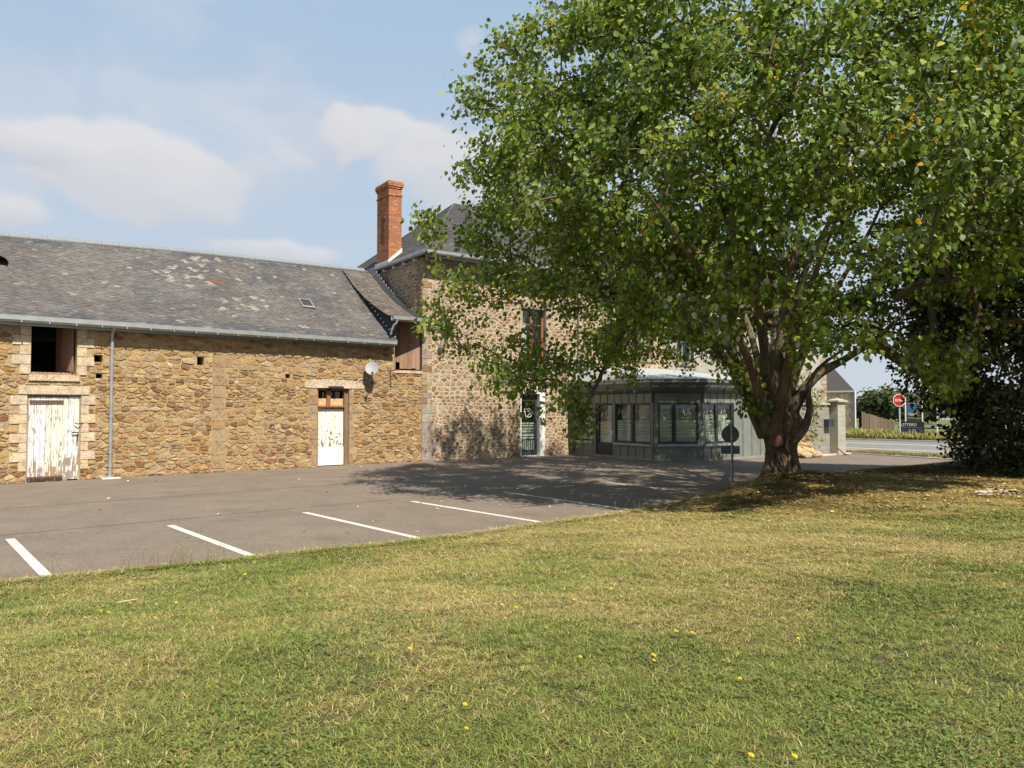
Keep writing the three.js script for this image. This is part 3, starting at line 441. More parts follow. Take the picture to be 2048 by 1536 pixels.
  part(roof, 'flashing', (() => { const m = new MB(); for (let j = 0; j < 20; j++) { const a = 22.8 + j * 0.19, y = dormY(a) + 0.08; m.prism([[0, 0], [0.15, 0.05], [0.02, 0.075]], new THREE.Vector3(CX - 0.014, y, -a), vz(-1), Y, vx(-0.012)); if (j < 11) { const q = 22.85 + j * 0.2, t = (q - eaveA) / (RA - eaveA) * SL, p = roofP(DX, t); m.prism([[0, 0], [0.13, 0.05], [0.0, 0.07]], new THREE.Vector3(DX - 0.015, p.y + 0.04, p.z), vz(-1), Y, vx(-0.012)); } } return m.geo(); })(), M.white);
  part(roof, 'ridge_cap', (() => { const m = new MB(); for (let i = 0; i < 36; i++) { const u = -3.2 + i * 0.5, v = Math.min(CX, u + 0.495); if (u >= CX) break; const A = V(u, ridgeY(u), RA), B = V(v, ridgeY(v), RA), dz = vz(0.14), dn = vy(-0.1); m.quad(A.clone().add(dz).add(dn).add(vy(0.045)), B.clone().add(dz).add(dn).add(vy(0.045)), B.clone().add(vy(0.06)), A.clone().add(vy(0.06))); m.quad(B.clone().sub(dz).add(dn), A.clone().sub(dz).add(dn), A.clone().add(vy(0.06)), B.clone().add(vy(0.06))); m.quad(A.clone().add(dz).add(dn), B.clone().add(dz).add(dn), B.clone().add(dz).add(dn).add(vy(0.045)), A.clone().add(dz).add(dn).add(vy(0.045))); } return m.geo(); })(), mat({ map: T.zinc, rgb: [0.27, 0.28, 0.29], metalness: 0.2, roughness: 0.5 }));
  const gutterProfile = [[0, 0], [0.015, 0], [0.015, -0.09], [0.05, -0.13], [0.11, -0.13], [0.15, -0.09], [0.15, 0.0], [0.175, 0.02], [0.175, -0.1], [0.12, -0.155], [0.045, -0.155], [0, -0.1]].map(([p, q]) => [p, q]);
  const gutter = (parent, x, x2, y, a, name = 'gutter') => { const g = part(parent, name, new MB().prism(gutterProfile.slice().reverse(), new THREE.Vector3(x2, y, -a), Z, Y, vx(x - x2)).geo(), M.zinc); return g; };
  const gt = gutter(barn, -3.2, 13.93, 4.335, 22.84);
  gt.rotation.z = 0; part(gt, 'fascia', new MB().obox(V(-3.2, 4.11, 22.87), vx(17.12), vy(0.09), vz(0.02), [0.9, 0.92, 0.95]).geo(), M.steel);
  for (let x = 0.2; x < 13.8; x += 0.62) part(gt, 'bracket', new MB().obox(V(x, 4.32, 22.88), vx(0.03), vy(0.015), vz(0.2)).obox(V(x, 4.175, 22.72), vx(0.03), vy(0.16), vz(0.06)).geo(), M.zinc);
  const g2 = gutter(barn, 13.68, CX - 0.02, 5.215, 22.7); part(g2, 'elbow', new MB().tube([V(13.86, 5.1, 22.55), V(13.84, 4.98, 22.58), V(13.78, 4.9, 22.66), V(13.74, 4.72, 22.74), V(13.73, 4.58, 22.78)], 0.04, 10).tube([V(13.75, 4.78, 22.71), V(13.745, 4.74, 22.73)], 0.05, 10).geo(), M.zinc);
  const dp = part(barn, 'downpipe', new MB().tube([V(4.88, 4.26, 22.78), V(4.88, 4.16, 22.88), V(4.88, 4.08, 23.0), V(4.88, 3.9, 23.02), V(4.88, 0.02, 23.02)], 0.048, 12).geo(), M.zinc);
  for (const y of [3.62, 1.72, 0.72, 0.34]) part(dp, 'collar', new MB().tube([V(4.88, y - 0.025, 23.02), V(4.88, y + 0.025, 23.02)], 0.058, 12).obox(V(4.8, y - 0.012, 23.07), vx(0.16), vy(0.024), vz(0.02)).geo(), M.zinc);
  part(dp, 'foot', new MB().box(4.66, 5.12, 0, 0.03, 22.86, 23.07).geo(), M.white);
  const sk = part(barn, 'skylight', (() => { const m = new MB(), c = (u, t, l) => roofP(u, t).add(new THREE.Vector3(0, 0.6, 0.62).multiplyScalar(l)); const fr = (u0, u1, t0, t1) => { for (const [a, b] of [[0.01, 0.07]]) { m.quad(c(u0, t0, b), c(u1, t0, b), c(u1, t1, b), c(u0, t1, b)); m.quad(c(u0, t0, a), c(u1, t0, a), c(u1, t0, b), c(u0, t0, b)); m.quad(c(u0, t1, a), c(u0, t0, a), c(u0, t0, b), c(u0, t1, b)); m.quad(c(u1, t0, a), c(u1, t1, a), c(u1, t1, b), c(u1, t0, b)); } }; fr(sky1[0], sky1[1], 1.92, 2.02); fr(sky1[0], sky1[0] + 0.04, 2.02, 2.48); fr(sky1[1] - 0.045, sky1[1], 2.02, 2.48); fr(sky1[0] + 0.04, sky1[1] - 0.045, 2.44, 2.48); return m.geo(); })(), mat({ rgb: [0.24, 0.225, 0.21], roughness: 0.5 }));
  part(sk, 'pane', (() => { const c = (u, t) => roofP(u, t).add(new THREE.Vector3(0, 0.03, 0.031)); return new MB().quad(c(11.12, 2.02), c(11.495, 2.02), c(11.495, 2.44), c(11.12, 2.44)).geo(); })(), mat({ rgb: [0.03, 0.035, 0.045], roughness: 0.06 }));
  part(barn, 'roof_vent', (() => { const m = new MB(), o = roofP(2.35, 3.05); for (let i = 0; i < 8; i++) { const t0 = Math.PI * i / 8, t1 = Math.PI * (i + 1) / 8, p = (t, k) => o.clone().add(new THREE.Vector3(Math.cos(t) * 0.28, Math.sin(t) * 0.2 + 0.02, k ? 0.2 : -0.3)); m.quad(p(t1, 0), p(t0, 0), p(t0, 1), p(t1, 1), [0.5, 0.5, 0.55]); } return m.geo(); })(), mat({ rgb: [0.06, 0.06, 0.065], roughness: 0.5 }));
  part(barn, 'hook', new MB().tube([front(13.92, 2.74, 0.03), front(13.88, 3.3, 0.05)], 0.018, 6).tube([front(13.87, 3.31, 0.05), front(14.14, 3.34, 0.25)], 0.018, 6).geo(), M.rust);
  part(barn, 'ring', (() => { const g = new THREE.TorusGeometry(0.07, 0.013, 8, 20); g.translate(9.53, 1.38, -WALL + 0.05); return g; })(), M.rust);
}
{ // satellite dish
  const o = thing('satellite_dish', 'pale grey satellite dish fixed to the barn above the small white door', 'satellite dish', front(12.98, 3.22, 0));
  const dish = new THREE.LatheGeometry([[0.001, 0], [0.1, 0.006], [0.2, 0.026], [0.3, 0.062], [0.31, 0.062], [0.2, 0.014], [0.1, -0.008], [0.001, -0.014]].map((p) => new THREE.Vector2(...p)), 36);
  dish.rotateX(Math.PI / 2); dish.scale(0.76, 0.86, 0.86); dish.rotateX(-0.45); dish.rotateY(-0.62); dish.translate(0, 0.12, 0.32); dish.userData.local = true; part(o, 'reflector', dish, mat({ rgb: [0.27, 0.265, 0.265], roughness: 0.6 }));
  const loc = (m) => { const g = m.geo(); g.userData.local = true; return g; }, q = (x, y, z) => new THREE.Vector3(x, y, z);
  part(o, 'mount', loc(new MB().tube([q(0.02, -0.28, 0), q(0.02, -0.28, 0.2), q(0.02, 0.1, 0.24)], 0.025, 8).obox(q(-0.07, -0.4, 0.0), vx(0.18), vy(0.16), vz(0.03)).obox(q(-0.05, -0.02, 0.16), vx(0.14), vy(0.13), vz(0.1))), M.steel);
  part(o, 'arm', loc(new MB().tube([q(0.05, -0.12, 0.34), q(-0.12, -0.16, 0.55), q(-0.2, -0.1, 0.72)], 0.014, 6)), M.steel);
  part(o, 'receiver', loc(new MB().tube([q(-0.2, -0.1, 0.72), q(-0.16, -0.03, 0.62)], 0.035, 10)), M.dark);
  part(o, 'cable', loc(new MB().tube([q(-0.02, -0.2, 0.06), q(-0.28, -0.22, 0.05), q(-0.5, -0.4, 0.05), q(-0.58, -0.62, 0.035), q(-0.6, -0.72, 0.02)], 0.009, 5)), M.white);
}

// ------------------------------------------------------------------ the stone house, turned a little towards the car park
const HA = 5.76 * Math.PI / 180, hU = new THREE.Vector3(Math.cos(HA), 0, Math.sin(HA)), hN = new THREE.Vector3(-Math.sin(HA), 0, Math.cos(HA));
const hf = (u, v, w) => new THREE.Vector3(CX, v, -WALL).addScaledVector(hU, u).addScaledVector(hN, w);
const hbox = (m, u0, u1, v0, v1, w0, w1, col) => m.obox(hf(u0, v0, w0), hU.clone().multiplyScalar(u1 - u0), vy(v1 - v0), hN.clone().multiplyScalar(w1 - w0), col, [u0, v0]);
const hb = (...q) => hbox(new MB(), ...q).geo();
const logo = (g, x, y, s, color) => {                                     // the brush-stroke emblem on the panes
  g.save(); g.translate(x, y); g.scale(s, s); g.strokeStyle = g.fillStyle = color; g.lineCap = 'round'; const st = (w, ...p) => { g.lineWidth = w; g.beginPath(); g.moveTo(p[0], p[1]); g.bezierCurveTo(...p.slice(2)); g.stroke(); };
  st(7, -34, -34, -34, -10, -26, 10, -22, 34); st(4, -46, -6, -44, -14, -40, -16, -38, -4); st(6, -12, 34, 4, 22, 14, 10, 34, 4); st(7, -10, 34, 20, 40, 44, 34, 40, 12); st(4, 8, -8, 16, -20, 22, -22, 30, -20); st(4, -12, -32, -8, -26, -4, -26, 0, -32); st(4, 10, -36, 16, -30, 18, -30, 22, -36); st(3, -8, -10, -2, -16, 2, -14, 6, -6);
  g.restore();
};
const alphaPlane = (o, u, v, t, name, parent, label) => { const m = new MB().quad(o, o.clone().add(u), o.clone().add(u).add(v), o.clone().add(v)); m.U = [0, 0, 1, 0, 1, 1, 0, 1]; const mm = new THREE.MeshStandardMaterial({ map: t, transparent: true, roughness: 0.9, side: THREE.DoubleSide }); return part(parent, name, m.geo(), mm, label); };
const logoTex = canvasTex(256, 256, (g) => { g.clearRect(0, 0, 256, 256); logo(g, 128, 128, 2.3, 'rgba(214,220,212,0.75)'); });
const notaireTex = canvasTex(256, 256, (g) => { g.fillStyle = '#1b1d1c'; g.fillRect(0, 0, 256, 256); logo(g, 138, 92, 1.7, '#d9dcd6'); g.fillStyle = '#c9cdc6'; g.font = 'italic 58px serif'; g.textAlign = 'center'; g.fillText('Notaire', 136, 216); });
// frosted film: solid at the foot, then bands that thin out upwards
const films = (m, o, u, h) => { const b = [[0, 0.2], [0.215, 0.275], [0.29, 0.345], [0.36, 0.41], [0.425, 0.47], [0.485, 0.525], [0.54, 0.57]]; b.forEach(([a, c], i) => { const s = i % 2 ? 0.012 : -0.006; m.quad(o.clone().add(vy(a * h)), o.clone().add(u).add(vy((a + s * (i > 0)) * h)), o.clone().add(u).add(vy((c - s) * h)), o.clone().add(vy(c * h))); }); return m; };
const house = thing('stone_house', 'two-storey pale jointed stone house with a hipped slate roof and brick chimney', 'house', V(22, 0, WALL));
{
  reseed(23);
  const HL = 13.04, H = 7.62, dr = [4.50, 5.72, -0.05, 2.62], w1 = [4.58, 5.78, 4.02, 6.05], w2 = [10.85, 12.05, 4.25, 5.95];
  const shell = holedWall(0, HL, -0.1, H, 0, 0.5, [dr, w1, w2].map((h) => [h[0], h[1], Math.max(h[2], -0.09), h[3]])); shell.rotateY(-HA); shell.translate(CX, 0, -WALL);
  part(house, 'wall', shell, M.mortarPale);
  const m = new MB(); m.obox(hf(0, 0, -9), hU.clone().multiplyScalar(0.45), vy(H), hN.clone().multiplyScalar(8.99)); m.obox(hf(0.45, 0, -9), hU.clone().multiplyScalar(HL), vy(H), hN.clone().multiplyScalar(0.4)); m.obox(hf(0.45, 3.0, -8.6), hU.clone().multiplyScalar(HL), vy(0.15), hN.clone().multiplyScalar(8.1)); m.obox(hf(0.45, 7.4, -8.6), hU.clone().multiplyScalar(HL), vy(0.15), hN.clone().multiplyScalar(8.1)); m.obox(hf(4, 0, -2.4), hU.clone().multiplyScalar(9), vy(7.4), hN.clone().multiplyScalar(0.1));
  part(house, 'wall', m.geo(), M.mortarPale);
  const q = [], put = (a, b, c, d) => q.push([a, b, c, d]);
  for (let i = 0, v = 0.02; v < 1.95; i++) { const hh = [0.32, 0.36, 0.3, 0.42, 0.34][i % 5]; put(0.0, i % 2 ? 0.62 : 0.38, v, v + hh); v += hh; }
  for (let i = 0, v = 2.1; v < 7.2; i++) { const hh = rr(0.22, 0.3); put(0.0, i % 2 ? 0.42 : 0.24, v, v + hh); v += hh; }
  for (const [i, e] of q.entries()) part(house, 'quoin', hb(e[0] + (0.008), e[1] - 0.008, e[2] + 0.008, e[3] - 0.008, -0.2, 0.012, vary(i < 6 ? [0.36, 0.31, 0.245] : pick(HOUSE.slice(2, 7)), 0.1)), M.ashlar);
  const sur = [[4.40, 5.96, 6.05, 6.34], [4.42, 5.94, 3.88, 4.02], [10.68, 12.22, 5.95, 6.22], [10.66, 12.24, 4.1, 4.25], [4.28, 5.9, 2.63, 2.8]];
  for (const w of [w1, w2]) for (let v = w[2], i = 0; v < w[3]; i++, v += 0.29) { const e = Math.min(w[3], v + 0.29), L = i % 2 ? 0.28 : 0.17; sur.push([w[0] - L, w[0], v, e], [w[1], w[1] + L, v, e]); }
  sur.forEach((e, i) => part(house, i === 4 ? 'lintel' : i < 4 ? (i % 2 ? 'sill' : 'lintel') : 'quoin', hb(e[0] + 0.004, e[1] - 0.004, e[2] + 0.004, e[3] - 0.004, -0.25, i < 4 && i % 2 ? 0.09 : 0.02, i === 4 ? [0.66, 0.63, 0.58] : vary([0.43, 0.345, 0.245], 0.06)), M.ashlar));
  masonry(house, rubble({ u0: 0.02, u1: HL - 0.02, v0: 0.0, v1: 7.5, h: [0.08, 0.165], w: [0.12, 0.36], holes: [dr, w1, w2, ...q, ...sur, [7.55, HL + 1, -1, 3.1]], gap: 0.018, k: 1.3 }), hf, 0.015, (c) => (rnd() < 0.16 && c[1] < 3 ? pick([HOUSE[3], HOUSE[7], HOUSE[8]]) : pick(HOUSE)), 260, (c) => (c[0] > 5.8 && c[1] > 2 ? 0.2 : c[0] > 3.5 && c[1] > 4 ? 0.35 : 1));
  const side = (u, v, w) => hf(0, v, 0).addScaledVector(hN, -(5.5 - u)).addScaledVector(hU, -w);
  stuffPart(house, 'small_stones', mergeGeometries(rubble({ u0: 0, u1: 5.46, v0: 4.4, v1: 7.55, h: [0.1, 0.18], w: [0.13, 0.32], gap: 0.016, k: 1.3 }).map((p) => stoneGeo(p, side, 0.015, vary(pick(HOUSE))))), M.stone);
  // glazed office door with bars
  const fr = part(house, 'door_frame', new MB().obox(hf(5.45, 0, -0.36), hU.clone().multiplyScalar(0.27), vy(2.62), hN.clone().multiplyScalar(0.37), WHITE).obox(hf(4.47, 0, -0.36), hU.clone().multiplyScalar(0.05), vy(2.62), hN.clone().multiplyScalar(0.38)).obox(hf(4.52, 2.56, -0.36), hU.clone().multiplyScalar(0.93), vy(0.06), hN.clone().multiplyScalar(0.37)).obox(hf(4.5, -0.01, -0.3), hU.clone().multiplyScalar(0.95), vy(0.04), hN.clone().multiplyScalar(0.38)).geo(), M.white);
  const d = part(house, 'door', (() => { const b = new MB(); hbox(b, 4.53, 4.61, 0.04, 2.56, -0.24, -0.18); hbox(b, 5.35, 5.44, 0.04, 2.56, -0.24, -0.18); hbox(b, 4.61, 5.35, 0.04, 0.22, -0.24, -0.18); hbox(b, 4.61, 5.35, 2.26, 2.56, -0.24, -0.18); return b.geo(); })(), M.frame, 'dark glazed office door with thin bars');
  part(d, 'pane', hb(4.61, 5.35, 0.22, 2.26, -0.215, -0.209), M.glass);
  part(d, 'film', films(new MB(), hf(4.61, 0.24, -0.222), hU.clone().multiplyScalar(0.74), 2.0).geo(), M.film);
  alphaPlane(hf(4.74, 1.5, -0.2), hU.clone().multiplyScalar(0.5), vy(0.56), logoTex, 'emblem', d);
  for (let i = 0; i < 8; i++) part(d, 'bar', hb(4.63 + i * 0.098, 4.645 + i * 0.098, 0.22, i === 7 ? 1.75 : 0.72, -0.19, -0.175), M.frame);
  for (const y of [0.24, 0.7, 0.95, 1.2, 1.43]) part(d, 'bar', hb(4.61, 5.35, y, y + 0.015, -0.192, -0.178), M.frame);
  part(d, 'handle', new MB().tube([hf(5.4, 1.5, -0.17), hf(5.4, 1.5, -0.1), hf(5.3, 1.5, -0.1)], 0.014, 8).obox(hf(5.385, 1.4, -0.18), hU.clone().multiplyScalar(0.03), vy(0.2), hN.clone().multiplyScalar(0.015)).geo(), M.steel);
  // first floor windows
  const win = (w, shutters) => {
    const o = part(house, 'window', (() => { const b = new MB(); const f = 0.06; hbox(b, w[0], w[0] + f, w[2], w[3], -0.3, -0.22); hbox(b, w[1] - f, w[1], w[2], w[3], -0.3, -0.22); hbox(b, w[0] + f, w[1] - f, w[2], w[2] + f, -0.3, -0.22); hbox(b, w[0] + f, w[1] - f, w[3] - f, w[3], -0.3, -0.22); const c = (w[0] + w[1]) / 2; hbox(b, c - 0.06, c + 0.06, w[2] + f, w[3] - f, -0.3, -0.21); for (const t of [0.36, 0.68]) hbox(b, w[0] + f, w[1] - f, lerp(w[2], w[3], t), lerp(w[2], w[3], t) + 0.03, -0.29, -0.225); return b.geo(); })(), M.orangeWood);
    const c = (w[0] + w[1]) / 2, t = [0, 0.36, 0.68, 1];
    for (const [a, b] of [[w[0] + 0.06, c - 0.06], [c + 0.06, w[1] - 0.06]]) for (let i = 0; i < 3; i++) part(o, 'pane', hb(a, b, lerp(w[2], w[3], t[i]) + 0.03, lerp(w[2], w[3], t[i + 1]), -0.262, -0.258), M.glass);
    part(o, 'curtain', hb(w[0] + 0.05, c - 0.1, w[2] + 0.1, w[3] - 0.05, -0.42, -0.41), mat({ rgb: [0.5, 0.53, 0.56], roughness: 1 }));
    if (shutters) part(o, 'shutter', hb(c - 0.02, c + 0.3, w[2] + 0.05, w[3] - 0.05, -0.2, -0.16), mat({ map: T.wood, rgb: [0.16, 0.27, 0.27] }));
  };
  win(w1, false); win(w2, true);
  // hipped roof
  const RU = 3.95, RS = 4.5, RY = 11.25, ey = 7.72, E0 = hf(-0.12, ey, 0.5), peak = hf(RU, RY, -RS), far = hf(26, RY, -RS), Ef = hf(26, ey, 0.5), Bk = hf(-0.12, ey, -9.5), Bf = hf(26, ey, -9.5);
  const rf = part(house, 'roof', (() => { const b = new MB(), g = [0.06, 0.055, 0.052], dn = vy(-0.03); const T4 = (a, c, d2, e) => b.quad(a.clone().add(dn), c.clone().add(dn), d2.clone().add(dn), e.clone().add(dn), g); T4(E0, Ef, far, peak); b.tri(Bk.clone().add(dn), E0.clone().add(dn), peak.clone().add(dn), g); T4(Bf, Bk, peak, far); b.tri(Ef, Bf, far, g); hbox(b, -0.12, 26, ey - 0.12, ey - 0.08, -0.0, 0.5, [0.2, 0.18, 0.16]); hbox(b, -0.12, -0.0, ey - 0.12, ey - 0.08, -9.5, 0.5, [0.2, 0.18, 0.16]); return b.geo(); })(), M.slate);
  const upF = peak.clone().sub(E0); const fl = Math.hypot(RS + 0.5, RY - ey), sl = Math.hypot(RU + 0.12, RY - ey);
  const fp = (u, t) => hf(u, ey + (RY - ey) * t / fl, 0.5 - (RS + 0.5) * t / fl), sp = (u, t) => hf(-0.12 + (RU + 0.12) * t / sl, ey + (RY - ey) * t / sl, -9.5 + u);
  const hc = (x, t) => { const n = fbm(x * 0.8 + 70, t, 3, 431); return vary(mix3([0.055, 0.05, 0.05], [0.10, 0.092, 0.086], clamp(n * 1.6 - 0.3)), 0.2); };
  stuffPart(rf, 'slates', slates({ u0: -0.12, u1: 16, t1: fl, w: 0.2, e: 0.12, f: fp, skip: (u, t) => u < -0.12 + (RU + 0.12) * t / fl, color: hc }), M.slate);
  stuffPart(rf, 'slates', slates({ u0: 0, u1: 10, t1: sl, w: 0.2, e: 0.12, f: sp, skip: (u, t) => u > 10 - 5 * t / sl || u < 5 * t / sl, color: hc }), M.slate);
  part(rf, 'hip_cap', new MB().tube([E0, peak], 0.05, 6, [0.1, 0.1, 0.11]).tube([Bk, peak], 0.05, 6, [0.1, 0.1, 0.11]).tube([peak, far], 0.06, 6, [0.1, 0.1, 0.11]).geo(), M.slate);
  const gp = [[0, 0], [0, -0.13], [0.05, -0.16], [0.12, -0.15], [0.15, -0.1], [0.15, 0], [0.135, 0], [0.135, -0.09], [0.1, -0.13], [0.05, -0.135], [0.015, -0.1], [0.015, 0]];
  part(rf, 'gutter', new MB().prism(gp, hf(-0.14, ey + 0.06, 0.5), hN, Y, hU.clone().multiplyScalar(26)).prism([[0, -0.2], [0.02, -0.2], [0.02, -0.03], [0, -0.03]], hf(-0.14, ey + 0.02, 0.48), hN, Y, hU.clone().multiplyScalar(26)).geo(), M.zinc);
  part(rf, 'gutter', new MB().prism(gp.map(([a, b]) => [a, b]), hf(-0.13, ey + 0.06, 0.66), hU.clone().negate(), Y, hN.clone().multiplyScalar(-10)).geo(), M.zinc);
  for (let i = 0; i < 10; i++) part(rf, 'rafter_end', hb(-0.2, -0.02, ey - 0.22, ey - 0.13, -8.5 + i * 0.9, -8.44 + i * 0.9), M.white);
  // brick chimney
  const ch = part(house, 'chimney', hb(0.02, 0.58, 7.4, 11.2, -4.13, -2.96), mat({ rgb: [0.26, 0.12, 0.07], roughness: 1 }), 'tall orange brick chimney with a corbelled head and sooty side');
  const rowsN = 44, bh = 0.078; let bricks = 0; const cb = [];
  for (let r = 0; r < rowsN; r++) {
    const v = 7.78 + r * bh; let o = 0; if (v > 10.62 && v < 10.72) o = 0.03; if (v > 10.95) o = 0.035; if (v > 11.02) o = 0.065; if (v > 11.1) o = v > 11.17 ? 0.03 : 0.075; if (v > 11.24) o = 0.0; if (v > 11.24) continue;
    const c = () => { const b = vary(pick([[0.46, 0.17, 0.075], [0.50, 0.20, 0.09], [0.40, 0.14, 0.065], [0.54, 0.235, 0.11], [0.44, 0.155, 0.07]]), 0.12); return b; };
    const soot = (s, vv) => { const k = clamp(1 - ((s + 3.56) / 0.22) ** 2) * sst(8.55, 8.9, vv) * sst(10.1, 9.6, vv); return k > 0.25 && rnd() < k * 1.2; };
    const fw = 0.6 + 2 * o, sw = 1.17 + 2 * o;
    for (let i = 0, u = -o; u < 0.58 + o; i++) { const L = Math.min((i === 0 && r % 2 ? 0.11 : 0.21), 0.58 + o - u); if (L < 0.03) break; cb.push([hf(u + 0.005, v + 0.005, -2.96 + o - 0.08), hU.clone().multiplyScalar(L - 0.01), hN.clone().multiplyScalar(0.08), c(), 1]); u += L; }
    for (let i = 0, s = -4.13 - o; s < -2.98 + o; i++) { const L = Math.min((i === 0 && r % 2 ? 0.11 : 0.215), -2.96 + o - s - 0.081); if (L < 0.03) break; let k = c(); if (soot(s + L / 2, v)) k = k.map((x) => x * 0.35); cb.push([hf(0.02 - o - 0.004, v + 0.005, s + 0.005), hU.clone().multiplyScalar(0.1), hN.clone().multiplyScalar(L - 0.01), k, 0]); s += L; }
  }
  cb.sort((a, b) => b[0].y + b[4] * 0.3 - a[0].y - a[4] * 0.3);
  const restB = new MB();
  for (const [o, u, w, c] of cb) { const put2 = (b) => b.obox(o.clone().addScaledVector(hN, rr(-0.003, 0.003)), u, vy(0.068), w, c, [rr(0, 3), rr(0, 3)]); if (bricks < 300) { part(ch, 'brick', put2(new MB()).geo(), M.brick); bricks++; } else put2(restB); }
  if (restB.P.length) stuffPart(ch, 'bricks', restB.geo(), M.brick);
  part(ch, 'flashing', new MB().prism([[-4.2, 7.82], [-2.94, 7.82], [-2.94, 7.98], [-4.2, 7.98]].map(([a, b]) => [a, b]), hf(-0.03, 0, 0), hN, Y, hU.clone().multiplyScalar(-0.012)).prism([[0, 7.86], [0.62, 8.38], [0.62, 8.56], [0, 8.0]], hf(-0.02, 0, -2.945), hU, Y, hN.clone().multiplyScalar(0.012)).geo(), mat({ rgb: [0.62, 0.60, 0.56], roughness: 0.6 }));
  part(ch, 'cap', hb(-0.02, 0.62, 11.2, 11.27, -4.17, -2.92, [0.38, 0.19, 0.08]), M.brick);
  part(house, 'downpipe', new MB().tube([hf(7.5, 7.6, 0.5), hf(7.5, 7.3, 0.1), hf(7.5, 0.02, 0.09)], 0.045, 10).tube([hf(7.5, 0.32, 0.09), hf(7.5, 0.38, 0.09)], 0.056, 10).tube([hf(7.5, 0.0, 0.09), hf(7.5, 0.06, 0.09)], 0.06, 10).geo(), M.zinc);
}
{ // rendered house that carries on to the right, seen through the tree
  reseed(31);
  const o = thing('rendered_house', 'grey rendered house joining the stone house, half hidden behind the tree', 'house', V(32, 0, 21));
  const u0 = 13.05, u1 = 25.82, ws = [[13.6, 14.8, 4.15, 5.75], [17.2, 18.4, 4.15, 5.75], [21.2, 22.4, 4.15, 5.75], [23.3, 24.4, 1.0, 2.4]];
  const g = holedWall(u0, u1, -0.1, 7.6, 0, 0.5, ws); g.rotateY(-HA); g.translate(CX, 0, -WALL); part(o, 'wall', g, M.plaster);
  part(o, 'wall', (() => { const b = new MB(); hbox(b, u1 - 0.4, u1 - 0.01, -0.1, 7.6, -9, -0.51); hbox(b, u0, u1 - 0.4, -0.1, 7.6, -9, -8.6); hbox(b, u0, u1 - 0.4, -0.1, 7.5, -1.6, -1.5); return b.geo(); })(), M.plaster);
  for (let i = 0, v = 0; v < 7.5; i++, v += 0.3) part(o, 'quoin', hb(u1 - (i % 2 ? 0.5 : 0.32), u1 + 0.02, v + 0.01, v + 0.29, -0.3, 0.025, vary([0.42, 0.33, 0.24], 0.08)), M.ashlar);
  for (const w of ws) { const f = part(o, 'window', (() => { const b = new MB(); hbox(b, w[0], w[0] + 0.07, w[2], w[3], -0.3, -0.2); hbox(b, w[1] - 0.07, w[1], w[2], w[3], -0.3, -0.2); hbox(b, w[0] + 0.07, w[1] - 0.07, w[2], w[2] + 0.07, -0.3, -0.2); hbox(b, w[0] + 0.07, w[1] - 0.07, w[3] - 0.07, w[3], -0.3, -0.2); hbox(b, (w[0] + w[1]) / 2 - 0.04, (w[0] + w[1]) / 2 + 0.04, w[2] + 0.07, w[3] - 0.07, -0.3, -0.2); return b.geo(); })(), mat({ rgb: [0.2, 0.22, 0.22] })); part(f, 'pane', hb(w[0] + 0.07, w[1] - 0.07, w[2] + 0.07, w[3] - 0.07, -0.26, -0.255), M.glass); part(f, 'sill', hb(w[0] - 0.12, w[1] + 0.12, w[2] - 0.14, w[2], -0.2, 0.08, [0.42, 0.35, 0.27]), M.ashlar); part(f, 'surround', (() => { const b = new MB(); hbox(b, w[0] - 0.16, w[0], w[2], w[3] + 0.16, -0.2, 0.015, [0.45, 0.37, 0.29]); hbox(b, w[1], w[1] + 0.16, w[2], w[3] + 0.16, -0.2, 0.015, [0.45, 0.37, 0.29]); hbox(b, w[0], w[1], w[3], w[3] + 0.16, -0.2, 0.015, [0.45, 0.37, 0.29]); return b.geo(); })(), M.ashlar); }
  part(o, 'chimney', hb(20, 21, 8.5, 12.4, -5, -4.2, [0.42, 0.19, 0.11]), M.brick);
}
{ // wall lantern
  const o = thing('wall_lantern', 'small silver lantern bracketed on the stone house near its left corner', 'wall lamp', hf(0.72, 4.2, 0)), L = (m) => { const g = m.geo(); g.userData.local = true; return g; };
  const p = (u, v, w) => new THREE.Vector3(0, v, 0).addScaledVector(hU, u).addScaledVector(hN, w);
  part(o, 'bracket', L(new MB().obox(p(-0.05, -0.02, 0.005), hU.clone().multiplyScalar(0.1), vy(0.2), hN.clone().multiplyScalar(0.03)).tube([p(0, 0.1, 0.03), p(0, 0.22, 0.12), p(0, 0.24, 0.2)], 0.015, 8)), M.steel);
  part(o, 'cap', (() => { const g = new THREE.ConeGeometry(0.11, 0.1, 6); g.translate(...p(0, 0.18, 0.2).toArray()); g.userData.local = true; return g; })(), M.steel);
  part(o, 'glass', (() => { const g = new THREE.CylinderGeometry(0.09, 0.06, 0.24, 6, 1, true); g.translate(...p(0, 0.0, 0.2).toArray()); g.userData.local = true; return g; })(), M.glass);
  part(o, 'base', (() => { const g = new THREE.CylinderGeometry(0.065, 0.03, 0.05, 6); g.translate(...p(0, -0.145, 0.2).toArray()); g.userData.local = true; return g; })(), M.steel);
}

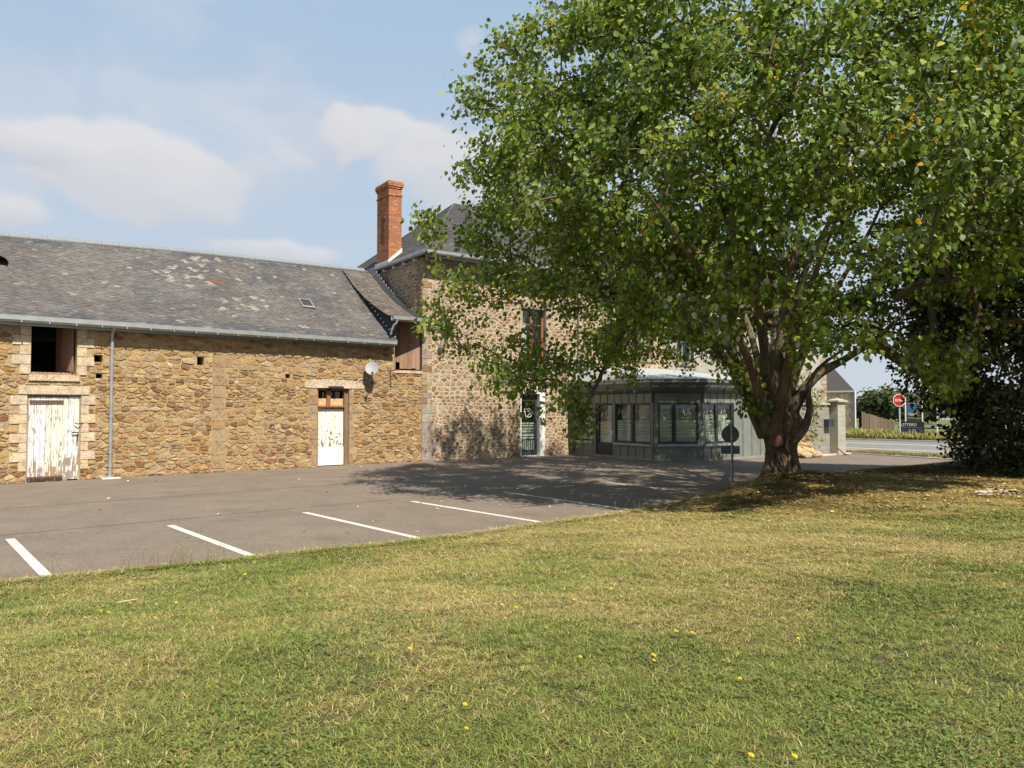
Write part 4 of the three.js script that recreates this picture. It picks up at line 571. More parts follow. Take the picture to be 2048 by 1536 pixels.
// ------------------------------------------------------------------ zinc-clad office bay
{
  reseed(41);
  const PL = [[22.55, 22.36], [21.9, 17.6], [23.27, 16.4], [27.4, 16.15], [28.2, 21.6]], o = thing('office_bay', 'grey-green zinc clad office bay with frosted windows built against the stone house', 'office extension', V(24, 0, 19));
  const faces = []; for (let i = 0; i < 4; i++) { const P = V(PL[i][0], 0, PL[i][1]), Q = V(PL[i + 1][0], 0, PL[i + 1][1]), U = Q.clone().sub(P), L = U.length(); U.normalize(); faces.push({ P, U, L, N: new THREE.Vector3().crossVectors(U, Y) }); }
  const fb = (f, l0, l1, v0, v1, w0, w1, col, m = new MB()) => m.obox(f.P.clone().addScaledVector(f.U, l0).addScaledVector(f.N, w0).add(vy(v0)), f.U.clone().multiplyScalar(l1 - l0), vy(v1 - v0), f.N.clone().multiplyScalar(w1 - w0), col, [rr(0, 4), rr(0, 4)]);
  const off = (d) => { const out = []; for (let i = 0; i < PL.length; i++) { const a = faces[Math.max(0, i - 1)], b = faces[Math.min(3, i)], n = a.N.clone().add(b.N); n.multiplyScalar(d / (1 + a.N.dot(b.N))); out.push(V(PL[i][0], 0, PL[i][1]).add(n)); } return out; };
  const loft = (prof, m = new MB(), col = WHITE) => { for (let k = 0; k + 1 < prof.length; k++) { const A = off(prof[k][0]), B = off(prof[k + 1][0]); for (let i = 0; i + 1 < A.length; i++) m.quad(A[i].clone().add(vy(prof[k][1])), A[i + 1].clone().add(vy(prof[k][1])), B[i + 1].clone().add(vy(prof[k + 1][1])), B[i].clone().add(vy(prof[k + 1][1])), col); } return m.geo(); };
  part(o, 'plinth', loft([[-0.02, 0.09], [0.02, 0.09], [0.02, -0.03]]), M.concrete);
  part(o, 'cornice', loft([[0.0, 2.52], [0.05, 2.52], [0.16, 2.56], [0.27, 2.64], [0.33, 2.74], [0.35, 2.86], [0.35, 2.9]]), M.zincDark);
  part(o, 'gutter', loft([[0.35, 2.9], [0.40, 2.9], [0.42, 2.93], [0.42, 2.98], [0.38, 2.98], [0.38, 3.0], [0.43, 3.02], [0.43, 3.05], [0.36, 3.05]]), M.zinc);
  part(o, 'roof', (() => { const e = off(0.36).map((p) => p.add(vy(3.05))), m = new MB(), wl = [hf(7.5, 3.75, 0.02), hf(7.9, 3.8, 0.02), hf(9.0, 3.8, 0.02), hf(13.0, 3.8, 0.02), hf(14.2, 3.8, 0.02)]; for (let i = 0; i < 4; i++) m.quad(e[i], e[i + 1], wl[i + 1], wl[i]); return m.geo(); })(), mat({ map: T.zinc, rgb: [0.5, 0.52, 0.53], metalness: 0.2, roughness: 0.5 }));
  part(o, 'ceiling', (() => { const e = off(-0.05).map((p) => p.add(vy(2.5))); const m = new MB(); m.quad(e[0], e[1], hf(9, 2.5, 0.1), hf(7.5, 2.5, 0.1)); m.quad(e[1], e[2], e[3], e[4]); m.quad(e[1], e[4], hf(13, 2.5, 0.1), hf(9, 2.5, 0.1)); return m.geo(); })(), M.room);
  part(o, 'floor', (() => { const e = off(-0.05).map((p) => p.add(vy(0.06))); const m = new MB(); m.quad(e[0], e[1], e[3], e[4]); m.tri(e[1], e[2], e[3]); return m.geo(); })(), mat({ rgb: [0.3, 0.28, 0.25] }));
  const panelRun = (f, l0, l1, v0, v1, step, w = 0.02) => { const n = Math.max(1, Math.round((l1 - l0) / step)), s = (l1 - l0) / n; for (let i = 0; i < n; i++) part(o, 'panel', fb(f, l0 + i * s + 0.008, l0 + (i + 1) * s - 0.008, v0, v1, -0.06, w + rr(-0.003, 0.003), vary([1, 1, 1], 0.06)).geo(), M.zincPanel); const sm = new MB(); for (let i = 0; i <= n; i++) fb(f, l0 + i * s - 0.006, l0 + i * s + 0.006, v0, v1, -0.05, w + 0.022, [0.8, 0.85, 0.85], sm); part(o, 'seam', sm.geo(), M.zincPanel); };
  const post = (f, l0, l1) => part(o, 'post', fb(f, l0, l1, 0.09, 2.16, -0.08, 0.03).geo(), M.zincPanel);
  const window_ = (f, l0, l1, v0, v1, splits, notaire) => {
    const w = part(o, 'window', (() => { const m = new MB(); fb(f, l0, l0 + 0.06, v0, v1, -0.1, 0.0, WHITE, m); fb(f, l1 - 0.06, l1, v0, v1, -0.1, 0, WHITE, m); fb(f, l0 + 0.06, l1 - 0.06, v0, v0 + 0.06, -0.1, 0, WHITE, m); fb(f, l0 + 0.06, l1 - 0.06, v1 - 0.06, v1, -0.1, 0, WHITE, m); for (const s of splits) fb(f, s - 0.07, s + 0.07, v0 + 0.06, v1 - 0.06, -0.1, 0.002, WHITE, m); return m.geo(); })(), M.frame);
    const e = [l0 + 0.06, ...splits.flatMap((s) => [s - 0.07, s + 0.07]), l1 - 0.06];
    for (let i = 0; i < e.length; i += 2) {
      part(w, 'pane', fb(f, e[i], e[i + 1], v0 + 0.06, v1 - 0.06, -0.05, -0.045).geo(), M.glass);
      const c = f.P.clone().addScaledVector(f.U, e[i]).addScaledVector(f.N, -0.058).add(vy(v0 + 0.07)), lu = f.U.clone().multiplyScalar(e[i + 1] - e[i]);
      part(w, 'film', films(new MB(), c, lu, v1 - v0 - 0.14).geo(), M.film);
      const width = e[i + 1] - e[i], s = Math.min(0.46, width * 0.86), mid = f.P.clone().addScaledVector(f.U, (e[i] + e[i + 1] - s) / 2);
      if (notaire && i >= 2) alphaPlane(mid.clone().addScaledVector(f.U, -0.02).addScaledVector(f.N, -0.062).add(vy(1.5)), f.U.clone().multiplyScalar(s + 0.06), vy(0.5), notaireTex, 'door_plate', w, 'dark plate with white emblem and the word Notaire');
      else alphaPlane(mid.addScaledVector(f.N, -0.042).add(vy(1.52)), f.U.clone().multiplyScalar(s), vy(s), logoTex, 'emblem', w);
      part(w, 'blind', fb(f, e[i] + 0.01, e[i + 1] - 0.01, v0 + 0.1, v1 - 0.08, -0.3, -0.29).geo(), mat({ rgb: [0.36, 0.37, 0.31], roughness: 1 }));
    }
    part(o, 'sill', fb(f, l0 - 0.03, l1 + 0.03, v0 - 0.1, v0 - 0.005, -0.06, 0.1).geo(), M.zinc);
  };
  const [A, B, C, D] = faces;
  // left face: narrow light, glazed door, twin window
  panelRun(A, 0.02, A.L - 0.06, 2.16, 2.52, 0.42); panelRun(A, 0.02, 1.28, 0.09, 0.5, 0.6); window_(A, 0.1, 1.28, 0.62, 2.16, []); post(A, 1.28, 1.42);
  const dr = part(o, 'door', (() => { const m = new MB(); fb(A, 1.44, 1.56, 0.05, 2.15, -0.14, -0.04, WHITE, m); fb(A, 2.38, 2.5, 0.05, 2.15, -0.14, -0.04, WHITE, m); fb(A, 1.56, 2.38, 0.05, 0.58, -0.14, -0.05, WHITE, m); fb(A, 1.56, 2.38, 2.07, 2.15, -0.14, -0.04, WHITE, m); return m.geo(); })(), M.frame, 'dark framed glazed entrance door');
  part(dr, 'pane', fb(A, 1.56, 2.38, 0.58, 2.07, -0.1, -0.095).geo(), M.glass); part(dr, 'film', films(new MB(), A.P.clone().addScaledVector(A.U, 1.56).addScaledVector(A.N, -0.105).add(vy(0.59)), A.U.clone().multiplyScalar(0.82), 1.46).geo(), M.film);
  alphaPlane(A.P.clone().addScaledVector(A.U, 1.86).addScaledVector(A.N, -0.09).add(vy(1.5)), A.U.clone().multiplyScalar(0.5), vy(0.46), logoTex, 'emblem', dr);
  part(dr, 'handle', fb(A, 2.4, 2.46, 0.92, 1.08, -0.04, 0.01).geo(), M.white);
  post(A, 2.5, 2.64); window_(A, 2.64, A.L - 0.12, 0.62, 2.16, [3.64]); panelRun(A, 2.5, A.L - 0.06, 0.09, 0.5, 0.46); post(A, A.L - 0.12, A.L - 0.005);
  // cut corner
  panelRun(B, 0.03, B.L - 0.03, 2.16, 2.52, 0.44); post(B, 0.0, 0.16); window_(B, 0.16, B.L - 0.16, 0.64, 2.16, [0.76], true); panelRun(B, 0.03, B.L - 0.03, 0.09, 0.53, 0.6); post(B, B.L - 0.16, B.L);
  // front face
  panelRun(C, 0.03, C.L - 0.03, 2.16, 2.52, 0.4); post(C, 0, 0.1); window_(C, 0.1, 1.8, 0.64, 2.16, [0.84]); panelRun(C, 0.03, 1.84, 0.09, 0.53, 0.45); panelRun(C, 1.84, C.L - 0.02, 0.09, 2.16, 0.56);
  panelRun(D, 0.02, D.L - 0.02, 0.09, 2.52, 0.6);
  part(o, 'desk_screen', new MB().box(23.9, 23.95, 1.0, 1.5, 17.9, 18.5).box(23.7, 25.2, 0.72, 0.76, 17.7, 18.6).geo(), M.dark);
  part(o, 'inner_wall', new MB().obox(V(24.6, 0.06, 21.9), vx(0.08), vy(2.42), vz(3.2)).geo(), M.room);
}

// ------------------------------------------------------------------ block wall with gate pillar, letterbox, stones, shrub
{
  reseed(51);
  const o = thing('block_wall', 'grey concrete block wall closing the yard between the bay and the pillar', 'wall', V(29, 0, 15.3));
  for (let r = 0; r < 10; r++) for (let x = 27.5 - (r % 2 ? 0.25 : 0), k = 0; x < 30.6; x += 0.5, k++) { const a = Math.max(27.5, x), b = Math.min(30.62, x + 0.5); if (b - a < 0.05) continue; part(o, 'block', bx(a + 0.005, b - 0.005, r * 0.21 + 0.003, r * 0.21 + 0.205, 15.2 + rr(-0.003, 0.003), 15.4, vary([1, 1, 1], 0.05)), M.concrete); }
  part(o, 'mortar', bx(27.5, 30.6, -0.05, 2.1, 15.215, 15.39, [0.75, 0.72, 0.66]), M.concrete);
  part(o, 'coping', bx(27.45, 30.64, 2.105, 2.18, 15.12, 15.48, [1.45, 1.42, 1.38]), M.concrete);
  const p = thing('gate_pillar', 'square pillar of pale concrete blocks with a pointed cap beside the exit', 'gate pillar', V(31, 0, 15.1));
  for (let r = 0; r < 11; r++) for (const [a, b] of r % 2 ? [[30.64, 31.32]] : [[30.64, 30.98], [30.985, 31.32]]) part(p, 'block', bx(a + 0.003, b - 0.003, r * 0.202 + 0.004, r * 0.202 + 0.198, 14.85, 15.23, vary([1.45, 1.43, 1.38], 0.06)), M.concrete);
  part(p, 'mortar', bx(30.65, 31.31, -0.05, 2.22, 14.86, 15.22, [1.85, 1.8, 1.7]), M.concrete);
  part(p, 'cap', (() => { const m = new MB(), c = [1.45, 1.4, 1.3]; m.box(30.55, 31.41, 2.222, 2.29, 14.76, 15.32, c); const t = V(30.98, 2.4, 15.04), q = [V(30.55, 2.29, 14.76), V(31.41, 2.29, 14.76), V(31.41, 2.29, 15.32), V(30.55, 2.29, 15.32)]; for (let i = 0; i < 4; i++) m.tri(q[i], q[(i + 1) % 4], t, c); return m.geo(); })(), M.concrete);
  const lb = thing('letterbox', 'dark blue-grey letterbox fixed to the block wall beside the pillar', 'letterbox', V(30.3, 1.35, 15.1));
  part(lb, 'box', bx(30.1, 30.55, 1.2, 1.5, 14.98, 15.198), mat({ rgb: [0.03, 0.04, 0.055], roughness: 0.5 })); part(lb, 'flap', bx(30.14, 30.51, 1.41, 1.47, 14.968, 14.978), M.frame);
  const tool = thing('pinch_bar', 'short rusty red bar leaning at the foot of the gate pillar', 'bar', V(30.6, 0, 14.7)); part(tool, 'bar', new MB().tube([V(30.72, 0.03, 14.55), V(30.66, 0.1, 14.66), V(30.5, 0.3, 14.82)], 0.025, 6).geo(), mat({ rgb: [0.3, 0.05, 0.03] })); part(tool, 'foot', bx(30.62, 30.84, 0.0, 0.04, 14.5, 14.62), M.rust);
  // loose building stones by the wall
  const spots = [[27.9, 15.0, 0.34], [28.25, 14.95, 0.3], [28.6, 15.05, 0.26], [28.05, 14.75, 0.2], [28.95, 15.0, 0.2], [29.25, 15.02, 0.15], [28.45, 14.72, 0.14], [28.2, 15.1, 0.3, 0.3], [27.75, 14.72, 0.2], [28.8, 14.76, 0.12]];
  spots.forEach(([x, a, r, y]) => {
    const g = new THREE.IcosahedronGeometry(1, 2), P = g.attributes.position, s = rnd() * 90; for (let i = 0; i < P.count; i++) { const v = new THREE.Vector3().fromBufferAttribute(P, i), k = 0.75 + 0.5 * fbm(v.x * 1.6 + s, v.y * 1.6 + v.z * 1.3 + s, 3, 7); v.multiplyScalar(k); v.x = Math.round(v.x * 2.2) / 2.2 * 0.5 + v.x * 0.5; P.setXYZ(i, v.x * r * 1.25, v.y * r * 0.75, v.z * r); }
    g.rotateY(rnd() * 6); g.translate(x, r * 0.6 + (y || 0), -a); g.computeVertexNormals(); const C = new Float32Array(P.count * 3), c = vary(pick([[0.5, 0.36, 0.19], [0.45, 0.32, 0.18], [0.55, 0.43, 0.27]])); for (let i = 0; i < P.count; i++) C.set(c, i * 3); g.setAttribute('color', new THREE.BufferAttribute(C, 3));
    single('loose_stone', g, M.stone, 'ochre building stone in the loose heap at the foot of the block wall', 'stone', 'loose stones heaped by the block wall');
  });
}

// ------------------------------------------------------------------ signs, far buildings, horizon
const post = (x, a, y0, y1, r, m = M.steel) => new MB().tube([V(x, y0, a), V(x, y1, a)], r, 10).geo();
const facing = (x, a, turn = 0) => { const n = new THREE.Vector3(-x, 0, a).normalize(); n.applyAxisAngle(Y, turn); return { n, u: new THREE.Vector3().crossVectors(Y, n) }; };
const plate = (c, f, w, h, t, z = 0) => new MB().obox(c.clone().addScaledVector(f.u, -w / 2).add(vy(-h / 2)).addScaledVector(f.n, z), f.u.clone().multiplyScalar(w), vy(h), f.n.clone().multiplyScalar(t)).geo();
const printed = (parent, name, c, f, w, h, z, t, label) => { const m = new MB(), o = c.clone().addScaledVector(f.u, -w / 2).add(vy(-h / 2)).addScaledVector(f.n, z); m.quad(o, o.clone().addScaledVector(f.u, w), o.clone().addScaledVector(f.u, w).add(vy(h)), o.clone().add(vy(h))); m.U = [0, 0, 1, 0, 1, 1, 0, 1]; return part(parent, name, m.geo(), new THREE.MeshStandardMaterial({ map: t, roughness: 0.6, side: THREE.DoubleSide }), label); };
{
  // parking sign seen from behind at the lawn edge
  const x = 15.25, a = 9.95, o = thing('round_sign', 'round sign and small plate seen from behind on a grey post left of the trunk', 'road sign', V(x, 0, a)), f = facing(x, a, 0.12);
  part(o, 'post', new MB().obox(V(x - 0.03, 0, a), vx(0.06), vy(1.6), vz(0.03)).geo(), M.steel);
  const disc = new THREE.CylinderGeometry(0.195, 0.195, 0.012, 40); disc.rotateX(Math.PI / 2); disc.rotateY(Math.atan2(f.n.x, f.n.z)); disc.translate(x, 1.34, -a - 0.03); part(o, 'disc', disc, mat({ rgb: [0.07, 0.072, 0.07], roughness: 0.6, metalness: 0.3 }));
  const rim = new THREE.TorusGeometry(0.195, 0.009, 8, 40); rim.rotateY(Math.atan2(f.n.x, f.n.z)); rim.translate(x, 1.34, -a - 0.026); part(o, 'rim', rim, mat({ rgb: [0.09, 0.09, 0.09], roughness: 0.5, metalness: 0.3 }));
  part(o, 'plate', plate(V(x, 0.975, a + 0.03), f, 0.43, 0.19, 0.012), mat({ rgb: [0.075, 0.075, 0.072], roughness: 0.6, metalness: 0.3 }));
  part(o, 'clamp', new MB().obox(V(x - 0.05, 1.45, a - 0.01), vx(0.1), vy(0.03), vz(0.05)).obox(V(x - 0.05, 1.2, a - 0.01), vx(0.1), vy(0.03), vz(0.05)).obox(V(x - 0.05, 0.96, a - 0.01), vx(0.1), vy(0.03), vz(0.05)).geo(), M.steel);
  part(o, 'post_cap', bx(x - 0.035, x + 0.07, 1.54, 1.59, a, a + 0.06), M.frame);
}
{
  const x = 51.3, a = 20.7, o = thing('stop_sign', 'red octagonal stop sign with white border on a grey post by the road', 'stop sign', V(x, 0, a)), f = facing(x, a), c = V(x, 2.5, a).addScaledVector(f.n, 0.06);
  part(o, 'post', post(x, a, 0, 2.85, 0.045), mat({ rgb: [0.5, 0.51, 0.52], roughness: 0.5 }));
  const oct = (r, t, z) => { const m = new MB(), p = []; for (let i = 0; i < 8; i++) p.push([Math.cos((i + 0.5) * Math.PI / 4) * r, Math.sin((i + 0.5) * Math.PI / 4) * r * 1.12]); return m.prism(p, c.clone().addScaledVector(f.n, z), f.u, Y, f.n.clone().multiplyScalar(t)).geo(); };
  part(o, 'border', oct(0.40, 0.02, 0), mat({ rgb: [0.78, 0.76, 0.74], roughness: 0.5 }));
  part(o, 'face', oct(0.352, 0.006, 0.02), mat({ rgb: [0.56, 0.018, 0.022], roughness: 0.45 }));
  const t = canvasTex(512, 256, (g) => { g.clearRect(0, 0, 512, 256); g.fillStyle = '#f3efec'; g.font = 'bold 182px sans-serif'; g.textAlign = 'center'; g.fillText('STOP', 256, 194); });
  const l = printed(o, 'lettering', c, f, 0.62, 0.33, 0.03, t); l.material.transparent = true;
}
{
  const x = 53.2, a = 21.0, f = facing(x, a), o = thing('pub_sign', 'dark roadside board with painted blue and orange picture behind the stop sign', 'advertising board', V(x, 0, a)), c = V(x, 1.82, a).addScaledVector(f.u, 0.42);
  const paint = canvasTex(256, 384, (g) => { g.fillStyle = '#2e352a'; g.fillRect(0, 0, 256, 384); g.fillStyle = '#4b3a2b'; g.fillRect(10, 12, 236, 40); g.fillStyle = '#6d4c36'; g.fillRect(150, 16, 90, 32); g.fillStyle = '#c9b9a0'; g.font = 'bold 30px serif'; g.fillText('PUB', 92, 43); g.fillStyle = '#a08068'; g.fillRect(10, 62, 236, 16); const s = g.createLinearGradient(0, 84, 0, 300); s.addColorStop(0, '#2c5578'); s.addColorStop(0.6, '#365f70'); s.addColorStop(1, '#2c4336'); g.fillStyle = s; g.fillRect(14, 84, 228, 200); g.fillStyle = '#5c8097'; g.beginPath(); g.ellipse(205, 120, 22, 34, 0.3, 0, 7); g.fill(); g.fillStyle = '#8d968f'; g.beginPath(); g.ellipse(88, 260, 52, 26, 0.2, 0, 7); g.fill(); g.fillStyle = '#8d6848'; g.beginPath(); g.ellipse(190, 238, 44, 46, 0.2, 0, 7); g.fill(); g.fillStyle = '#9c3a2a'; g.fillRect(180, 210, 14, 50); g.fillStyle = '#b8c070'; g.fillRect(30, 318, 110, 6); g.fillRect(150, 326, 90, 6); });
  part(o, 'board', plate(c, f, 1.06, 1.56, 0.06, -0.04), M.dark); printed(o, 'picture', c, f, 1.0, 1.5, 0.022, paint);
  for (const s of [-0.5, 0.5]) part(o, 'post', new MB().tube([V(x, 0, a).addScaledVector(f.u, 0.42 + s), V(x, 2.6, a).addScaledVector(f.u, 0.42 + s)], 0.05, 8).geo(), M.white);
  const k = thing('chalk_board', 'low black board with white capital letters and a price under the painted picture', 'notice board', V(52.6, 0, 20.9)), kc = V(52.6, 0.66, 20.9).addScaledVector(f.u, 0.42);
  const chalk = canvasTex(512, 288, (g) => { g.fillStyle = '#15181a'; g.fillRect(0, 0, 512, 288); g.fillStyle = '#cfd2d0'; g.font = '92px sans-serif'; g.fillText('LITTERO', 16, 104); g.strokeStyle = '#8f9494'; g.lineWidth = 5; g.beginPath(); g.moveTo(30, 138); g.lineTo(480, 146); g.stroke(); g.font = '86px sans-serif'; g.fillText('2.23', 180, 248); g.font = '30px sans-serif'; g.lineWidth = 4; g.beginPath(); g.moveTo(400, 186); g.lineTo(490, 200); g.moveTo(400, 222); g.lineTo(496, 240); g.moveTo(24, 196); g.lineTo(120, 204); g.moveTo(24, 246); g.lineTo(120, 250); g.stroke(); });
  part(k, 'board', plate(kc, f, 1.46, 0.82, 0.06, -0.035), M.dark); printed(k, 'lettering', kc, f, 1.42, 0.8, 0.027, chalk);
  for (const s of [-0.45, 0.62]) part(k, 'post', new MB().tube([V(52.62, 0, 20.9).addScaledVector(f.u, 0.42 + s).addScaledVector(f.n, -0.09), V(52.62, 0.7, 20.9).addScaledVector(f.u, 0.42 + s).addScaledVector(f.n, -0.09)], 0.045, 8).geo(), M.white);
  const w = thing('framed_sign', 'white framed direction sign seen from behind right of the painted board', 'road sign', V(54, 0, 20.2)), wc = V(54, 1.75, 20.3).addScaledVector(f.u, 1.22);
  const fr = new MB(); const bar = (du, dv, ww, hh) => fr.obox(wc.clone().addScaledVector(f.u, du - ww / 2).add(vy(dv - hh / 2)), f.u.clone().multiplyScalar(ww), vy(hh), f.n.clone().multiplyScalar(0.05)); bar(0, 0.5, 0.74, 0.07); bar(0, -0.5, 0.74, 0.07); bar(-0.35, 0, 0.06, 1.0); bar(0.35, 0, 0.06, 1.0); bar(0.22, 0, 0.03, 0.93); part(w, 'frame', fr.geo(), M.white);
  part(w, 'panel', plate(wc, f, 0.66, 0.94, 0.02, -0.03), mat({ rgb: [0.2, 0.21, 0.21], roughness: 0.6 })); part(w, 'rail', plate(wc.clone().add(vy(-0.2)), f, 0.5, 0.06, 0.03, 0), M.frame);
  part(w, 'slat', (() => { const m = new MB(); for (let i = 0; i < 4; i++) m.obox(wc.clone().addScaledVector(f.u, -0.32).add(vy(0.62 + i * 0.16)), f.u.clone().multiplyScalar(0.42), vy(0.07), f.n.clone().multiplyScalar(0.03)); return m.geo(); })(), M.white);
  part(w, 'post', new MB().tube([V(54, 0, 20.3).addScaledVector(f.u, 0.85).addScaledVector(f.n, -0.06), V(54, 2.95, 20.3).addScaledVector(f.u, 0.85).addScaledVector(f.n, -0.06)], 0.045, 8).geo(), M.white);
}
{ // far stone house, plank shed, guard rail
  reseed(61);
  const o = thing('far_house', 'far stone house with a plain dark roof across the road', 'house', V(64, 0, 32)), m = new MB();
  const wallM = mat({ map: tex(256, 256, (u, v) => { const n = sst(0.35, 0.6, fbm(u * 22, v * 34, 3, 500, 0)); const c = mix3([0.42, 0.34, 0.24], [0.27, 0.195, 0.115], n); return c.map((q) => q * 1.9); }, [3, 3]), rgb: [0.85, 0.83, 0.8] });
  const K = [[64.7, 36.2], [64.4, 29.65], [72.2, 33.4], [72.5, 40]], kp = (i, y, o = 0) => V(K[i][0] - o, y, K[i][1] - o * 0.4);
  part(o, 'wall', (() => { for (let i = 0; i < 4; i++) m.quad(kp(i, -0.1), kp((i + 1) % 4, -0.1), kp((i + 1) % 4, 3.5), kp(i, 3.5)); return m.geo(); })(), wallM);
  for (let i = 0; i < 9; i++) part(o, 'quoin', new MB().obox(V(64.37, i * 0.39, 29.63 + (i % 2 ? 0.6 : 0.4)), vx(0.1), vy(0.36), vz(i % 2 ? 0.6 : 0.4), vary([0.42, 0.35, 0.27], 0.08)).geo(), M.ashlar);
  part(o, 'roof', (() => { const b = new MB(), c = [0.075, 0.062, 0.055], e = 3.46, r0 = V(67.6, 6.3, 33.6), r1 = V(68.5, 6.6, 38.5); b.quad(kp(0, e, 0.3), kp(1, e, 0.3), r0, r1, c); b.tri(kp(1, e, 0.3), kp(2, e), r0, c); b.quad(kp(2, e), kp(3, e), r1, r0, c); return b.geo(); })(), M.slate);
  part(o, 'gutter', new MB().obox(kp(1, 3.38, 0.42), kp(0, 0, 0.42).sub(kp(1, 0, 0.42)), vy(0.13), vx(0.12)).geo(), M.white); part(o, 'downpipe', new MB().tube([kp(1, 3.4, 0.1), kp(1, 0, 0.1)], 0.06, 6).geo(), M.white);
  const s = thing('plank_shed', 'long low shed of grey upright planks beyond the road', 'shed', V(69, 0, 29));
  for (let i = 0; i < 26; i++) { const t = i / 26, x = lerp(64.9, 70.2, t), a = lerp(29.35, 28.75, t); const hh = lerp(1.65, 0.75, t); part(s, 'plank', new MB().obox(V(x, 0, a), new THREE.Vector3(0.185, 0, 0.02), vy(hh + rr(-0.05, 0.05)), vz(0.03), vary([0.4, 0.36, 0.33], 0.38)).geo(), M.greyWood); }
  part(s, 'roof', new MB().quad(V(64.7, 1.78, 29.3), V(70.4, 0.85, 28.6), V(73, 1.3, 31.5), V(67, 2.2, 32), [0.5, 0.42, 0.36]).geo(), M.greyWood); part(s, 'wall', new MB().quad(V(64.9, 0, 29.6), V(70.2, 0, 29.0), V(70.2, 0.75, 29.0), V(64.9, 1.65, 29.6), [0.08, 0.07, 0.06]).geo(), M.greyWood);
  const tp = thing('tunnel_cover', 'pale green curved sheet cover behind the plank shed', 'cover', V(76, 0, 30)); part(tp, 'sheet', (() => { const b = new MB(); for (let i = 0; i < 8; i++) { const t0 = Math.PI * i / 8, t1 = Math.PI * (i + 1) / 8, q = (t, k) => V(78 + k * 5, Math.sin(t) * 1.75, 27.5 + Math.cos(t) * 4.2); b.quad(q(t0, 0), q(t1, 0), q(t1, 1), q(t0, 1)); } return b.geo(); })(), mat({ rgb: [0.22, 0.36, 0.34], roughness: 0.5 }));
  structure('hill', (() => { const g = new THREE.SphereGeometry(1, 60, 24, 0, Math.PI * 2, 0, Math.PI / 2); g.scale(1400, 21, 1400); g.translate(2600, -1, -900); return g; })(), mat({ rgb: [0.07, 0.09, 0.035], roughness: 1 }));
  structure('hill', (() => { const g = new THREE.SphereGeometry(1, 60, 24, 0, Math.PI * 2, 0, Math.PI / 2); g.scale(900, 26, 1200); g.translate(3300, -1, 600); return g; })(), mat({ rgb: [0.05, 0.07, 0.03], roughness: 1 }));
}

// ------------------------------------------------------------------ trees
const leafGeo = (fold = 0.1, curl = 0.12, wide = 0.42) => {
  const P = [[0, 0, 0], [-wide * 0.9, 0.28, fold], [0, 0.3, 0.02], [wide * 0.9, 0.28, fold], [-wide * 0.82, 0.62, fold * 0.8 - curl * 0.4], [0, 0.64, -curl * 0.45], [wide * 0.82, 0.62, fold * 0.8 - curl * 0.4], [0, 1, -curl]];
  const I = [0, 2, 1, 0, 3, 2, 1, 2, 5, 1, 5, 4, 2, 3, 6, 2, 6, 5, 4, 5, 7, 5, 6, 7], g = new THREE.BufferGeometry();
  g.setAttribute('position', new THREE.Float32BufferAttribute(P.flat(), 3)); g.setAttribute('uv', new THREE.Float32BufferAttribute(P.flatMap((p) => [p[0] + 0.5, p[1]]), 2)); g.setAttribute('color', new THREE.Float32BufferAttribute(new Float32Array(24).fill(1), 3)); g.setIndex(I); g.computeVertexNormals(); return g;
};
function growBranches(limbs, tips, rTip, m, sides = 5) {                  // joins every tip to the nearest branch; thickness follows what a branch carries
  const nodes = [];
  for (const l of limbs) { let p = -1; for (let i = 0; i < l.length; i++) { nodes.push({ p: l[i], parent: p, n: 0, limb: true, kids: 0 }); p = nodes.length - 1; } }
  const c = limbs[0][0]; tips.sort((a, b) => a.distanceToSquared(c) - b.distanceToSquared(c));
  const ends = [];
  for (const t of tips) {
    let best = 0, bd = 1e9; const dt = t.distanceTo(c);
    for (let i = 0; i < nodes.length; i++) { const q = nodes[i]; const d = q.p.distanceTo(t) + (q.p.distanceTo(c) > dt - 0.15 ? 1.2 : 0) + q.kids * 0.12 + (q.p.y > t.y + 0.4 ? 0.25 : 0); if (d < bd) { bd = d; best = i; } }
    const a = nodes[best].p, d = a.distanceTo(t), n = Math.max(2, Math.min(6, Math.round(d / 0.4))); nodes[best].kids++;
    let prev = best; const sag = rr(0.05, 0.14) * d, side = new THREE.Vector3(gauss(), gauss() * 0.4, gauss()).multiplyScalar(0.06 * d);
    for (let i = 1; i <= n; i++) { const s = i / n, p = a.clone().lerp(t, s); p.y += Math.sin(s * Math.PI) * sag; p.addScaledVector(side, Math.sin(s * Math.PI)); nodes.push({ p, parent: prev, n: 0, kids: 0 }); prev = nodes.length - 1; }
    ends.push(prev);
  }
  for (const e of ends) for (let i = e; i >= 0; i = nodes[i].parent) nodes[i].n++;
  const R = (q) => rTip * Math.pow(Math.max(1, q.n), 0.46);
  const kids = new Map(); nodes.forEach((q, i) => { if (q.parent >= 0) { if (!kids.has(q.parent)) kids.set(q.parent, []); kids.get(q.parent).push(i); } });
  const walk = (start, from) => { let pts = [], rad = []; if (from >= 0) { pts.push(nodes[from].p); rad.push(Math.min(R(nodes[from]), R(nodes[start]) * 1.25)); } let i = start; for (;;) { pts.push(nodes[i].p); rad.push(R(nodes[i])); const k = (kids.get(i) || []).filter((j) => !nodes[j].limb); if (!k.length) break; k.sort((x, y) => nodes[y].n - nodes[x].n); for (const j of k.slice(1)) walk(j, i); if (nodes[i].limb) { walk(k[0], i); break; } i = k[0]; } if (pts.length > 1 && !(nodes[start].limb && pts.length === 1)) m.tube(pts, rad, sides, WHITE, false); };
  nodes.forEach((q, i) => { if (q.limb) for (const j of (kids.get(i) || [])) if (!nodes[j].limb) walk(j, i); });
  return { nodes, ends, R };
}
const smoothLine = (pts, n) => new THREE.CatmullRomCurve3(pts).getPoints(n);
const inView = (p, mx = 0.74, my = 0.58) => { const v = p.clone().sub(camera.position), d = v.dot(FW); return d > 0.3 && Math.abs(v.dot(RT) / d) < mx && Math.abs(v.dot(UPV) / d) < my ? d : 0; };
